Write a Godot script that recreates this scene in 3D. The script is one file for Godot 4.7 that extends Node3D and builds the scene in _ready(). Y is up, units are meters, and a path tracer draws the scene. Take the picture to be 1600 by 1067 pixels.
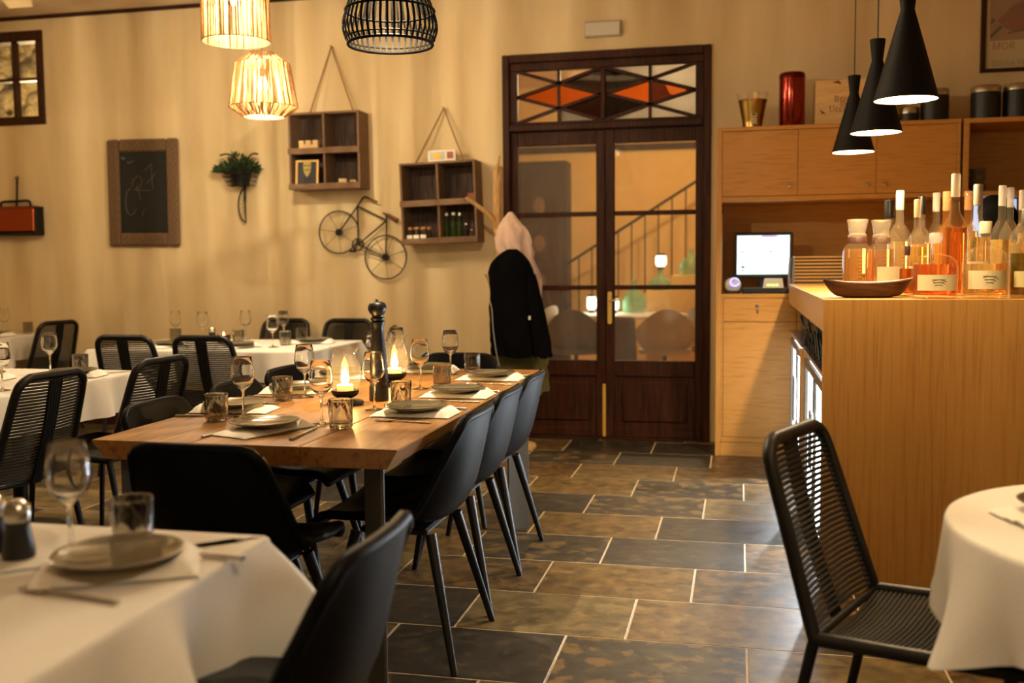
extends Node3D

# ------------------------------------------------------------------ mesh builder
class MB:
	var v := PackedVector3Array()
	var n := PackedVector3Array()
	var u := PackedVector2Array()
	var x := Transform3D()
	func tri(a: Vector3, b: Vector3, c: Vector3, na: Vector3, nb: Vector3, nc: Vector3, ua := Vector2.ZERO, ub := Vector2.ZERO, uc := Vector2.ZERO) -> void:
		var g := (c - a).cross(b - a)
		if g.dot(na + nb + nc) < 0.0:
			v.append(x * a); v.append(x * c); v.append(x * b)
			n.append(x.basis * na); n.append(x.basis * nc); n.append(x.basis * nb)
			u.append(ua); u.append(uc); u.append(ub)
		else:
			v.append(x * a); v.append(x * b); v.append(x * c)
			n.append(x.basis * na); n.append(x.basis * nb); n.append(x.basis * nc)
			u.append(ua); u.append(ub); u.append(uc)
	func ftri(a: Vector3, b: Vector3, c: Vector3, away: Vector3) -> void:
		var g := (c - a).cross(b - a).normalized()
		if g.dot(away) < 0.0:
			g = -g
		tri(a, b, c, g, g, g)
	func fquad(a: Vector3, b: Vector3, c: Vector3, d: Vector3, away: Vector3) -> void:
		var g := (c - a).cross(b - d).normalized()
		if g.dot(away) < 0.0:
			g = -g
		tri(a, b, c, g, g, g, Vector2(0, 0), Vector2(1, 0), Vector2(1, 1))
		tri(a, c, d, g, g, g, Vector2(0, 0), Vector2(1, 1), Vector2(0, 1))
	func box(c: Vector3, s: Vector3, bev := 0.0) -> void:
		var h := s * 0.5
		if bev <= 0.0:
			for ax in 3:
				for sg in [-1.0, 1.0]:
					var nn := Vector3.ZERO; nn[ax] = sg
					var p := []
					for q in [[-1, -1], [1, -1], [1, 1], [-1, 1]]:
						var w := Vector3.ZERO
						w[ax] = h[ax] * sg; w[(ax + 1) % 3] = h[(ax + 1) % 3] * q[0]; w[(ax + 2) % 3] = h[(ax + 2) % 3] * q[1]
						p.append(c + w)
					fquad(p[0], p[1], p[2], p[3], nn)
			return
		var b: float = min(bev, min(h.x, min(h.y, h.z)) * 0.95)
		for ax in 3:
			var a1 := (ax + 1) % 3
			var a2 := (ax + 2) % 3
			for sg in [-1.0, 1.0]:
				var nn := Vector3.ZERO; nn[ax] = sg
				var p := []
				for q in [[-1, -1], [1, -1], [1, 1], [-1, 1]]:
					var w := Vector3.ZERO
					w[ax] = h[ax] * sg; w[a1] = (h[a1] - b) * q[0]; w[a2] = (h[a2] - b) * q[1]
					p.append(c + w)
				fquad(p[0], p[1], p[2], p[3], nn)
			for s1 in [-1.0, 1.0]:
				for s2 in [-1.0, 1.0]:
					var p := []
					for e in [-1.0, 1.0]:
						var w1 := Vector3.ZERO; w1[ax] = (h[ax] - b) * e; w1[a1] = h[a1] * s1; w1[a2] = (h[a2] - b) * s2
						var w2 := Vector3.ZERO; w2[ax] = (h[ax] - b) * e; w2[a1] = (h[a1] - b) * s1; w2[a2] = h[a2] * s2
						p.append([c + w1, c + w2])
					var away := Vector3.ZERO; away[a1] = s1; away[a2] = s2
					fquad(p[0][0], p[1][0], p[1][1], p[0][1], away)
		for sx in [-1.0, 1.0]:
			for sy in [-1.0, 1.0]:
				for sz in [-1.0, 1.0]:
					var k := Vector3(sx, sy, sz)
					ftri(c + k * Vector3(h.x, h.y - b, h.z - b), c + k * Vector3(h.x - b, h.y, h.z - b), c + k * Vector3(h.x - b, h.y - b, h.z), k)
	func bx(a: Vector3, b: Vector3, bev := 0.0) -> void:
		box((a + b) * 0.5, (b - a).abs(), bev)
	# profile points (radius, height), rotated round y
	func lathe(p: Array, seg := 24, crease := 45.0, sx := 1.0, sz := 1.0) -> void:
		var m := p.size()
		var sn := []
		for i in m - 1:
			var d: Vector2 = p[i + 1] - p[i]
			var q := Vector2(d.y, -d.x)
			sn.append(q.normalized() if q.length() > 1e-9 else Vector2.ZERO)
		for i in m - 1:
			if sn[i] == Vector2.ZERO:
				continue
			var n0: Vector2 = sn[i]
			var n1: Vector2 = sn[i]
			if i > 0 and sn[i - 1].dot(sn[i]) > cos(deg_to_rad(crease)):
				n0 = (sn[i - 1] + sn[i]).normalized()
			if i < m - 2 and sn[i + 1].dot(sn[i]) > cos(deg_to_rad(crease)):
				n1 = (sn[i + 1] + sn[i]).normalized()
			for k in seg:
				var a0 := TAU * k / seg
				var a1 := TAU * (k + 1) / seg
				var c0 := Vector3(cos(a0) * sx, 0, sin(a0) * sz)
				var c1 := Vector3(cos(a1) * sx, 0, sin(a1) * sz)
				var q00: Vector3 = c0 * p[i].x + Vector3(0, p[i].y, 0)
				var q10: Vector3 = c1 * p[i].x + Vector3(0, p[i].y, 0)
				var q01: Vector3 = c0 * p[i + 1].x + Vector3(0, p[i + 1].y, 0)
				var q11: Vector3 = c1 * p[i + 1].x + Vector3(0, p[i + 1].y, 0)
				var m00 := c0 * n0.x + Vector3(0, n0.y, 0)
				var m10 := c1 * n0.x + Vector3(0, n0.y, 0)
				var m01 := c0 * n1.x + Vector3(0, n1.y, 0)
				var m11 := c1 * n1.x + Vector3(0, n1.y, 0)
				var uu0 := float(k) / seg
				var uu1 := float(k + 1) / seg
				var v0 := float(i) / (m - 1)
				var v1 := float(i + 1) / (m - 1)
				if p[i].x > 1e-6:
					tri(q00, q10, q11, m00, m10, m11, Vector2(uu0, v0), Vector2(uu1, v0), Vector2(uu1, v1))
				if p[i + 1].x > 1e-6:
					tri(q00, q11, q01, m00, m11, m01, Vector2(uu0, v0), Vector2(uu1, v1), Vector2(uu0, v1))
	# swept round tube; r a number or an array of radii
	func tube(p: Array, r, sides := 8, closed := false, caps := true) -> void:
		var m := p.size()
		var rings := []
		var norms := []
		var t0: Vector3 = (p[1] - p[0]).normalized()
		var up := Vector3.UP if absf(t0.y) < 0.9 else Vector3.RIGHT
		var side := t0.cross(up).normalized()
		for i in m:
			var t: Vector3
			if closed:
				t = (p[(i + 1) % m] - p[(i + m - 1) % m]).normalized()
			elif i == 0:
				t = t0
			elif i == m - 1:
				t = (p[m - 1] - p[m - 2]).normalized()
			else:
				t = (p[i + 1] - p[i - 1]).normalized()
			side = (side - t * side.dot(t)).normalized()
			var bi := t.cross(side)
			var rr: float = r[i] if r is Array else r
			var ring := []
			var nr := []
			for k in sides:
				var a := TAU * k / sides
				var d := side * cos(a) + bi * sin(a)
				nr.append(d); ring.append(p[i] + d * rr)
			rings.append(ring); norms.append(nr)
		for i in (m if closed else m - 1):
			var j := (i + 1) % m
			for k in sides:
				var l := (k + 1) % sides
				tri(rings[i][k], rings[i][l], rings[j][l], norms[i][k], norms[i][l], norms[j][l], Vector2(float(k) / sides, i), Vector2(float(k + 1) / sides, i), Vector2(float(k + 1) / sides, i + 1))
				tri(rings[i][k], rings[j][l], rings[j][k], norms[i][k], norms[j][l], norms[j][k], Vector2(float(k) / sides, i), Vector2(float(k + 1) / sides, i + 1), Vector2(float(k) / sides, i + 1))
		if caps and not closed:
			for k in range(1, sides - 1):
				ftri(rings[0][0], rings[0][k], rings[0][k + 1], -t0)
				ftri(rings[m - 1][0], rings[m - 1][k], rings[m - 1][k + 1], p[m - 1] - p[m - 2])
	# smooth surface through a grid of points g[row][col]
	func surf(g: Array, wrap_u := false, flip := false) -> void:
		var R := g.size()
		var K: int = g[0].size()
		var nn := []
		for i in R:
			var row := []
			for j in K:
				var a: Vector3 = g[i][(j + 1) % K] if wrap_u else g[i][min(j + 1, K - 1)]
				var b: Vector3 = g[i][(j + K - 1) % K] if wrap_u else g[i][max(j - 1, 0)]
				var c: Vector3 = g[min(i + 1, R - 1)][j]
				var d: Vector3 = g[max(i - 1, 0)][j]
				var q := (a - b).cross(c - d)
				q = q.normalized() if q.length() > 1e-12 else Vector3.UP
				row.append(-q if flip else q)
			nn.append(row)
		for i in R - 1:
			for j in (K if wrap_u else K - 1):
				var l := (j + 1) % K
				var ua := Vector2(float(j) / K, float(i) / R)
				var ub := Vector2(float(j + 1) / K, float(i) / R)
				var uc := Vector2(float(j + 1) / K, float(i + 1) / R)
				var ud := Vector2(float(j) / K, float(i + 1) / R)
				tri(g[i][j], g[i][l], g[i + 1][l], nn[i][j], nn[i][l], nn[i + 1][l], ua, ub, uc)
				tri(g[i][j], g[i + 1][l], g[i + 1][j], nn[i][j], nn[i + 1][l], nn[i + 1][j], ua, uc, ud)
	# a surface with thickness: front grid, back grid offset along the normals, rim between
	func shell(g: Array, t: float) -> void:
		var R := g.size()
		var K: int = g[0].size()
		var back := []
		for i in R:
			var row := []
			for j in K:
				var q: Vector3 = (g[i][min(j + 1, K - 1)] - g[i][max(j - 1, 0)]).cross(g[min(i + 1, R - 1)][j] - g[max(i - 1, 0)][j]).normalized()
				row.append(g[i][j] - q * t)
			back.append(row)
		surf(g)
		surf(back, false, true)
		var loop := []
		for j in K: loop.append([0, j])
		for i in range(1, R): loop.append([i, K - 1])
		for j in range(K - 2, -1, -1): loop.append([R - 1, j])
		for i in range(R - 2, 0, -1): loop.append([i, 0])
		var mid: Vector3 = g[R / 2][K / 2]
		for k in loop.size():
			var a = loop[k]
			var b = loop[(k + 1) % loop.size()]
			var pa: Vector3 = g[a[0]][a[1]]
			var pb: Vector3 = g[b[0]][b[1]]
			fquad(pa, pb, back[b[0]][b[1]], back[a[0]][a[1]], (pa + pb) * 0.5 - mid)
	# polygon in the xy plane pushed from z0 to z1
	func prism(poly: PackedVector2Array, z0: float, z1: float) -> void:
		var id := Geometry2D.triangulate_polygon(poly)
		for k in range(0, id.size(), 3):
			var a := poly[id[k]]
			var b := poly[id[k + 1]]
			var c := poly[id[k + 2]]
			ftri(Vector3(a.x, a.y, z0), Vector3(b.x, b.y, z0), Vector3(c.x, c.y, z0), Vector3(0, 0, z0 - z1))
			ftri(Vector3(a.x, a.y, z1), Vector3(b.x, b.y, z1), Vector3(c.x, c.y, z1), Vector3(0, 0, z1 - z0))
		var cw := 1.0 if Geometry2D.is_polygon_clockwise(poly) else -1.0
		for k in poly.size():
			var a := poly[k]
			var b := poly[(k + 1) % poly.size()]
			var e := (b - a)
			fquad(Vector3(a.x, a.y, z0), Vector3(b.x, b.y, z0), Vector3(b.x, b.y, z1), Vector3(a.x, a.y, z1), Vector3(-e.y, e.x, 0) * cw)
	func mesh() -> ArrayMesh:
		var arr := []
		arr.resize(Mesh.ARRAY_MAX)
		for k in n.size():
			n[k] = n[k].normalized()
		arr[Mesh.ARRAY_VERTEX] = v
		arr[Mesh.ARRAY_NORMAL] = n
		arr[Mesh.ARRAY_TEX_UV] = u
		var am := ArrayMesh.new()
		am.add_surface_from_arrays(Mesh.PRIMITIVE_TRIANGLES, arr)
		return am

# ------------------------------------------------------------------ scene helpers
var M := {}
var used := {}
var rng := RandomNumberGenerator.new()

func numbered(called: String) -> String:
	if not used.has(called):
		used[called] = 0
		return called
	used[called] += 1
	return "%s_%03d" % [called, used[called]]

func tag(o: Node3D, label: String, category: String, group := "") -> Node3D:
	o.set_meta("label", label)
	o.set_meta("category", category)
	if group != "":
		o.set_meta("group", group)
	return o

func thing(called: String, label: String, category: String, at := Vector3.ZERO, turn := 0.0, group := "") -> Node3D:
	var o := Node3D.new()
	o.name = numbered(called)
	add_child(o)
	o.position = at
	o.rotation.y = turn
	return tag(o, label, category, group)

func part(b, called: String, m: Material, parent: Node, label := "") -> MeshInstance3D:
	var o := MeshInstance3D.new()
	o.mesh = b.mesh() if b is MB else b
	o.material_override = m
	o.name = called
	parent.add_child(o, true)
	if label != "":
		o.set_meta("label", label)
	return o

func single(b, called: String, m: Material, label: String, category: String, at := Vector3.ZERO, turn := 0.0, group := "") -> MeshInstance3D:
	var o := MeshInstance3D.new()
	o.mesh = b.mesh() if b is MB else b
	o.material_override = m
	o.name = numbered(called)
	add_child(o)
	o.position = at
	o.rotation.y = turn
	tag(o, label, category, group)
	return o

func copy(src: Node3D, at: Vector3, turn := 0.0, label := "", group := "") -> Node3D:
	var base := String(src.name)
	var re := RegEx.create_from_string("_\\d{3}$")
	base = re.sub(base, "")
	var c: Node3D = src.duplicate()
	c.name = numbered(base)
	add_child(c)
	c.position = at
	c.rotation.y = turn
	if label != "":
		c.set_meta("label", label)
	if group != "":
		c.set_meta("group", group)
	return c

func structure(called: String) -> Node3D:
	var o := Node3D.new()
	o.name = called
	add_child(o)
	o.set_meta("kind", "structure")
	return o

func sbox(called: String, a: Vector3, b: Vector3, m: Material, bev := 0.0) -> MeshInstance3D:
	var k := MB.new()
	k.bx(a, b, bev)
	var o := MeshInstance3D.new()
	o.mesh = k.mesh()
	o.material_override = m
	o.name = called
	add_child(o)
	o.set_meta("kind", "structure")
	return o

func text_mesh(s: String, height: float, depth := 0.002, serif := false) -> TextMesh:
	var t := TextMesh.new()
	var f := SystemFont.new()
	f.font_names = PackedStringArray(["Droid Serif" if serif else "Droid Sans"])
	t.font = f
	t.font_size = 48
	t.pixel_size = height / 34.0
	t.text = s
	t.depth = depth
	return t

# ------------------------------------------------------------------ materials
func ramp(cols: Array) -> Gradient:
	var g := Gradient.new()
	var off := PackedFloat32Array()
	var cc := PackedColorArray()
	for c in cols:
		off.append(c[0]); cc.append(c[1])
	g.offsets = off
	g.colors = cc
	return g

func noise(seed_: int, freq: float, cols: Array, w := 256, h := 256, warp := 0.0, oct := 4, kind := FastNoiseLite.TYPE_SIMPLEX_SMOOTH, normal := false, gain := 0.5) -> NoiseTexture2D:
	var f := FastNoiseLite.new()
	f.seed = seed_
	f.noise_type = kind
	f.frequency = freq
	f.fractal_octaves = oct
	f.fractal_gain = gain
	if warp > 0.0:
		f.domain_warp_enabled = true
		f.domain_warp_amplitude = warp
		f.domain_warp_frequency = freq * 1.5
	var t := NoiseTexture2D.new()
	t.width = w
	t.height = h
	t.seamless = true
	t.seamless_blend_skirt = 0.2
	t.noise = f
	if normal:
		t.as_normal_map = true
		t.bump_strength = 4.0
	elif not cols.is_empty():
		t.color_ramp = ramp(cols)
	return t

func rgb(r: float, g: float, b: float) -> Color:
	return Color(r / 255.0, g / 255.0, b / 255.0)

func mat(c: Color, rough := 0.6, metal := 0.0) -> StandardMaterial3D:
	var m := StandardMaterial3D.new()
	m.albedo_color = c
	m.roughness = rough
	m.metallic = metal
	return m

func tri_mat(t: Texture2D, scale: Vector3, rough := 0.6, world := false) -> StandardMaterial3D:
	var m := mat(Color.WHITE, rough)
	m.albedo_texture = t
	m.uv1_triplanar = true
	m.uv1_world_triplanar = world
	m.uv1_triplanar_sharpness = 6.0
	m.uv1_scale = scale
	return m

func relief(m: StandardMaterial3D, t: Texture2D, cm: float) -> StandardMaterial3D:
	m.heightmap_enabled = true
	m.heightmap_texture = t
	m.heightmap_scale = cm
	return m

func glass(c: Color, alpha: float, rough := 0.02) -> StandardMaterial3D:
	var m := mat(Color(c.r, c.g, c.b, alpha), rough)
	m.transparency = BaseMaterial3D.TRANSPARENCY_ALPHA
	return m

func solid_glass(c: Color, rough := 0.0) -> StandardMaterial3D:
	var m := mat(Color(c.r, c.g, c.b, 0.0), rough)
	m.refraction_enabled = true
	m.refraction_scale = 0.05
	return m

func glow(c: Color, energy: float) -> StandardMaterial3D:
	var m := mat(c, 0.8)
	m.emission_enabled = true
	m.emission = c
	m.emission_energy_multiplier = energy
	return m

func omni(at: Vector3, c: Color, e: float, size: float, called := "bulb_light") -> void:
	var l := OmniLight3D.new()
	l.name = called
	add_child(l, true)
	l.position = at
	l.light_color = c
	l.light_energy = e
	l.light_size = size
	l.omni_range = 20.0
	l.omni_attenuation = 2.0
	l.shadow_enabled = true

func area(at: Vector3, towards: Vector3, size: Vector2, c: Color, e: float, called := "panel_light") -> void:
	var l := AreaLight3D.new()
	l.name = called
	add_child(l, true)
	var up := Vector3.UP if absf(towards.normalized().y) < 0.9 else Vector3.FORWARD
	l.transform = Transform3D(Basis.looking_at(towards, up), at)
	l.area_size = size
	l.light_color = c
	l.light_energy = e
	l.area_range = 20.0
	l.shadow_enabled = true

func arc(c: Vector3, r: float, a0: float, a1: float, k: int, ux := Vector3.RIGHT, uy := Vector3.UP) -> Array:
	var p := []
	for i in k + 1:
		var a := lerpf(a0, a1, float(i) / k)
		p.append(c + ux * cos(a) * r + uy * sin(a) * r)
	return p

func circle(c: Vector3, r: float, k: int, ux := Vector3.RIGHT, uy := Vector3.UP) -> Array:
	var p := []
	for i in k:
		var a := TAU * i / k
		p.append(c + ux * cos(a) * r + uy * sin(a) * r)
	return p

func smooth_path(ctrl: Array, k: int) -> Array:
	var c := Curve3D.new()
	for i in ctrl.size():
		var a: Vector3 = ctrl[max(i - 1, 0)]
		var b: Vector3 = ctrl[min(i + 1, ctrl.size() - 1)]
		var t := (b - a) / 6.0
		c.add_point(ctrl[i], -t, t)
	var out := []
	for i in k + 1:
		var f := float(i) / k * (ctrl.size() - 1)
		var q: int = min(int(f), ctrl.size() - 2)
		out.append(c.sample(q, f - q))
	return out

func make_materials() -> void:
	# plaster
	var plaster := tri_mat(noise(3, 0.012, [[0.0, rgb(204, 180, 134)], [0.45, rgb(211, 189, 144)], [0.6, rgb(214, 193, 149)], [1.0, rgb(221, 201, 160)]], 256, 256, 12.0), Vector3(1.1, 0.16, 1.1), 0.85, true)
	relief(plaster, noise(4, 0.05, [], 256, 256, 0.0, 5), 0.15)
	M.wall = plaster
	M.ceiling = tri_mat(noise(5, 0.02, [[0.0, rgb(200, 176, 140)], [1.0, rgb(212, 190, 154)]]), Vector3(0.4, 0.4, 0.4), 0.9, true)
	M.yellow_wall = tri_mat(noise(6, 0.02, [[0.0, rgb(226, 184, 110)], [1.0, rgb(236, 198, 128)]]), Vector3(0.5, 0.5, 0.5), 0.85, true)
	# wood: isotropic noise drawn out along the grain by the scale
	var oak_n := noise(11, 0.035, [[0.0, rgb(162, 112, 50)], [0.35, rgb(180, 130, 62)], [0.55, rgb(189, 139, 69)], [0.75, rgb(183, 133, 64)], [1.0, rgb(201, 154, 84)]], 512, 512, 20.0, 5)
	M.oak_v = tri_mat(oak_n, Vector3(2.9, 0.09, 2.9), 0.5, true)
	M.oak_h = tri_mat(oak_n, Vector3(0.22, 3.2, 3.2), 0.5, true)
	M.oak_z = tri_mat(oak_n, Vector3(3.2, 3.2, 0.22), 0.4, true)
	var tab_n := noise(12, 0.03, [[0.0, rgb(98, 64, 30)], [0.3, rgb(134, 92, 45)], [0.5, rgb(156, 110, 56)], [0.7, rgb(146, 101, 50)], [1.0, rgb(178, 134, 78)]], 512, 512, 30.0, 5)
	M.table_wood = tri_mat(tab_n, Vector3(2.2, 2.2, 0.2), 0.42, true)
	relief(M.table_wood, tab_n, 0.05)
	var door_n := noise(13, 0.03, [[0.0, rgb(32, 15, 8)], [0.5, rgb(56, 28, 14)], [1.0, rgb(80, 43, 23)]], 256, 256, 15.0, 5)
	M.door_wood = tri_mat(door_n, Vector3(4.0, 0.35, 4.0), 0.48, true)
	M.door_wood.metallic_specular = 0.3
	var crate_n := noise(14, 0.04, [[0.0, rgb(78, 60, 44)], [0.4, rgb(128, 100, 74)], [0.6, rgb(108, 83, 61)], [1.0, rgb(160, 130, 98)]], 256, 256, 20.0, 5)
	M.crate_h = tri_mat(crate_n, Vector3(0.5, 5.0, 5.0), 0.8)
	M.crate_v = tri_mat(crate_n, Vector3(5.0, 0.5, 5.0), 0.8)
	var old_n := noise(15, 0.04, [[0.0, rgb(40, 30, 24)], [0.5, rgb(66, 50, 40)], [1.0, rgb(90, 70, 56)]], 256, 256, 20.0, 5)
	M.crate_back = tri_mat(old_n, Vector3(5.0, 0.5, 5.0), 0.85)
	var wick_n := noise(16, 0.09, [[0.0, rgb(44, 32, 22)], [0.45, rgb(98, 74, 52)], [0.6, rgb(116, 90, 64)], [1.0, rgb(164, 138, 106)]], 256, 256, 4.0, 4)
	M.wicker = relief(tri_mat(wick_n, Vector3(2.5, 7.0, 2.5), 0.85), wick_n, 1.2)
	M.pale_wood = tri_mat(noise(17, 0.03, [[0.0, rgb(206, 172, 116)], [0.6, rgb(222, 190, 134)], [1.0, rgb(230, 202, 150)]], 256, 256, 10.0, 5), Vector3(0.4, 3.0, 3.0), 0.65)
	M.branch = tri_mat(noise(18, 0.04, [[0.0, rgb(176, 134, 80)], [1.0, rgb(222, 186, 128)]], 256, 256, 10.0, 4), Vector3(4.0, 0.8, 4.0), 0.7)
	# slate tiles
	M.slate = []
	var base := [
		[[0.0, rgb(32, 29, 24)], [0.5, rgb(46, 42, 34)], [0.75, rgb(60, 54, 40)], [1.0, rgb(86, 73, 48)]],
		[[0.0, rgb(49, 38, 22)], [0.4, rgb(80, 62, 33)], [0.7, rgb(105, 83, 44)], [1.0, rgb(126, 104, 62)]],
		[[0.0, rgb(38, 33, 25)], [0.45, rgb(64, 51, 32)], [0.6, rgb(92, 68, 36)], [1.0, rgb(115, 89, 49)]],
		[[0.0, rgb(30, 28, 25)], [0.6, rgb(43, 40, 34)], [0.8, rgb(67, 57, 40)], [1.0, rgb(102, 81, 48)]],
		[[0.0, rgb(56, 48, 32)], [0.5, rgb(92, 78, 48)], [1.0, rgb(124, 107, 68)]]]
	var rust := [rgb(110, 86, 48), rgb(92, 67, 36), rgb(116, 97, 60), rgb(99, 73, 40), rgb(35, 31, 24)]
	for k in 10:
		var m := mat(Color.WHITE, 0.42)
		m.albedo_texture = noise(100 + k, 0.013, base[k % 5], 384, 320, 45.0, 8, FastNoiseLite.TYPE_SIMPLEX_SMOOTH, false, 0.64)
		var rc: Color = rust[(k * 3) % 5]
		var clear := Color(rc.r, rc.g, rc.b, 0.0)
		m.detail_enabled = true
		m.detail_albedo = noise(150 + k, 0.009, [[0.0, clear], [0.58, clear], [0.68, Color(rc.r, rc.g, rc.b, 0.65)], [1.0, Color(rc.r, rc.g, rc.b, 0.85)]], 384, 320, 50.0, 8, FastNoiseLite.TYPE_SIMPLEX_SMOOTH, false, 0.6)
		m.roughness_texture = noise(130, 0.02, [[0.0, Color(0.62, 0.62, 0.62)], [1.0, Color(1, 1, 1)]], 256, 256, 20.0, 4)
		m.roughness = 0.55
		relief(m, m.albedo_texture, 0.12)
		M.slate.append(m)
	M.grout = tri_mat(noise(19, 0.1, [[0.0, rgb(168, 150, 118)], [1.0, rgb(196, 178, 146)]]), Vector3(2, 2, 2), 0.9, true)
	# others
	M.leather = relief(mat(rgb(12, 12, 13), 0.46), noise(20, 0.16, [], 256, 256, 0.0, 3), 0.04)
	M.leather.metallic_specular = 0.19
	M.leather.uv1_triplanar = true
	M.leather.uv1_scale = Vector3(6, 6, 6)
	M.black_metal = mat(rgb(18, 18, 19), 0.45, 0.3)
	M.steel_leg = mat(rgb(88, 88, 87), 0.5, 0.2)
	M.cord = mat(rgb(30, 26, 19), 0.8)
	M.cloth = tri_mat(noise(21, 0.2, [[0.0, rgb(218, 210, 198)], [1.0, rgb(232, 226, 214)]]), Vector3(3, 3, 3), 0.9)
	M.cloth.backlight_enabled = true
	M.cloth.backlight = Color(0.25, 0.23, 0.2)
	M.napkin = mat(rgb(240, 234, 220), 0.9)
	M.clear = glass(Color(1, 1, 1), 0.009, 0.0)
	M.cooler_pane = glass(Color(1, 1, 1), 0.02, 0.0)
	M.cooler_pane.metallic_specular = 0.05
	M.dark_wood = mat(rgb(58, 34, 20), 0.6)
	M.pane = glass(Color(0.9, 0.9, 0.85), 0.05, 0.0)
	M.crystal = solid_glass(Color(0.99, 0.99, 0.98))
	M.smoke = solid_glass(rgb(206, 202, 194))
	M.plate = mat(rgb(84, 80, 66), 0.16)
	M.plate.clearcoat_enabled = true
	M.plate.clearcoat = 0.6
	M.plate.clearcoat_roughness = 0.05
	M.steel = mat(rgb(190, 186, 178), 0.25, 1.0)
	M.brass = mat(rgb(226, 196, 120), 0.32, 0.9)
	M.black_wood = mat(rgb(12, 10, 9), 0.4)
	M.black_iron = mat(rgb(22, 21, 20), 0.55, 0.4)
	M.wax = mat(rgb(240, 226, 196), 0.6)
	M.wax.subsurf_scatter_enabled = true
	M.wax.subsurf_scatter_strength = 0.4
	M.flame = glow(Color(1.0, 0.82, 0.5), 14.0)
	M.rope = tri_mat(noise(22, 0.1, [[0.0, rgb(120, 88, 50)], [1.0, rgb(176, 140, 92)]]), Vector3(20, 20, 20), 0.9)
	M.black_plastic = mat(rgb(16, 16, 17), 0.45)
	M.grey_plastic = mat(rgb(196, 192, 186), 0.5)
	M.copper = relief(mat(rgb(150, 72, 42), 0.3, 1.0), noise(23, 0.03, [], 256, 256, 0.0, 2), 0.15)
	M.copper.uv1_triplanar = true
	M.copper.uv1_scale = Vector3(4, 4, 4)
	M.gold = mat(rgb(180, 146, 78), 0.28, 1.0)
	M.red_tin = mat(rgb(158, 60, 50), 0.16, 1.0)
	M.paper = mat(rgb(236, 228, 210), 0.85)
	M.chalk = mat(rgb(112, 110, 106), 0.95)
	M.slate_board = mat(rgb(16, 16, 16), 0.75)
	M.leaf = tri_mat(noise(24, 0.05, [[0.0, rgb(18, 34, 14)], [0.6, rgb(42, 66, 28)], [1.0, rgb(76, 98, 44)]]), Vector3(6, 6, 6), 0.6)
	M.leaf.backlight_enabled = true
	M.leaf.backlight = Color(0.1, 0.16, 0.05)
	M.matt_black = mat(rgb(13, 12, 11), 0.6)
	M.matt_black.metallic_specular = 0.3
	M.black_cane = mat(rgb(7, 6, 5), 0.6)
	M.black_cane.metallic_specular = 0.2
	M.black_cloth = mat(rgb(9, 9, 11), 0.9)
	M.black_cloth.metallic_specular = 0.15
	M.white_plastic = mat(rgb(226, 222, 212), 0.5)

func plane_tile_mesh(w: float, d: float) -> ArrayMesh:
	# one slate slab: bevelled top with its texture laid across it
	var b := MB.new()
	var h := 0.012
	var e := 0.0012
	var x0 := -w / 2
	var x1 := w / 2
	var z0 := -d / 2
	var z1 := d / 2
	var uv := func(p: Vector3) -> Vector2: return Vector2((p.x - x0) / w, (p.z - z0) / d)
	var t := [Vector3(x0 + e, h, z0 + e), Vector3(x1 - e, h, z0 + e), Vector3(x1 - e, h, z1 - e), Vector3(x0 + e, h, z1 - e)]
	var s := [Vector3(x0, h - e, z0), Vector3(x1, h - e, z0), Vector3(x1, h - e, z1), Vector3(x0, h - e, z1)]
	var f := [Vector3(x0, 0, z0), Vector3(x1, 0, z0), Vector3(x1, 0, z1), Vector3(x0, 0, z1)]
	b.tri(t[0], t[1], t[2], Vector3.UP, Vector3.UP, Vector3.UP, uv.call(t[0]), uv.call(t[1]), uv.call(t[2]))
	b.tri(t[0], t[2], t[3], Vector3.UP, Vector3.UP, Vector3.UP, uv.call(t[0]), uv.call(t[2]), uv.call(t[3]))
	for k in 4:
		var l := (k + 1) % 4
		var o: Vector3 = (s[k] + s[l]) * 0.5
		o.y = 0.0
		var nn := (o.normalized() + Vector3.UP).normalized()
		b.tri(t[k], t[l], s[l], nn, nn, nn, uv.call(t[k]), uv.call(t[l]), uv.call(s[l]))
		b.tri(t[k], s[l], s[k], nn, nn, nn, uv.call(t[k]), uv.call(s[l]), uv.call(s[k]))
		b.fquad(s[k], s[l], f[l], f[k], o)
	return b.mesh()

const ZW := -7.17
const CEIL := 3.28

func build_floor() -> void:
	var fl := structure("floor")
	var b := MB.new()
	b.bx(Vector3(-6.7, -0.15, -7.4), Vector3(3.4, -0.0013, 2.6))
	part(b, "grout_bed", M.grout, fl)
	var mesh_full := plane_tile_mesh(0.5925, 0.4115)
	var k := 0
	# rows run along the wall; each row steps a third of a tile
	var picks := [2, 1, 3, 0, 4, 6, 5, 8, 7, 9, 3, 2, 8, 1, 5, 0, 6]
	for r in range(-1, 22):
		var z0 := -6.6612 + 0.41887 * (r - 1)
		var phase := -0.766 - 0.2 * (r - 1)
		for i in range(-14, 20):
			var x0 := phase + 0.6 * i + 0.6 * floorf((r - 1) / 3.0)
			var cx := x0 + 0.3
			var cz := z0 + 0.2094
			if cx < -6.3 or cx > 3.1 or cz > 2.3:
				continue
			var o := MeshInstance3D.new()
			o.mesh = mesh_full
			k += 1
			var pick: int = picks[(k * 7 + r * 5) % picks.size()]
			o.material_override = M.slate[pick]
			o.name = "tile"
			fl.add_child(o, true)
			o.position = Vector3(cx, -0.012 + 0.00025 * ((k * 13) % 5 - 2), cz)
			if (k * 11 + r) % 3 == 0:
				o.rotation.y = PI

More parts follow.
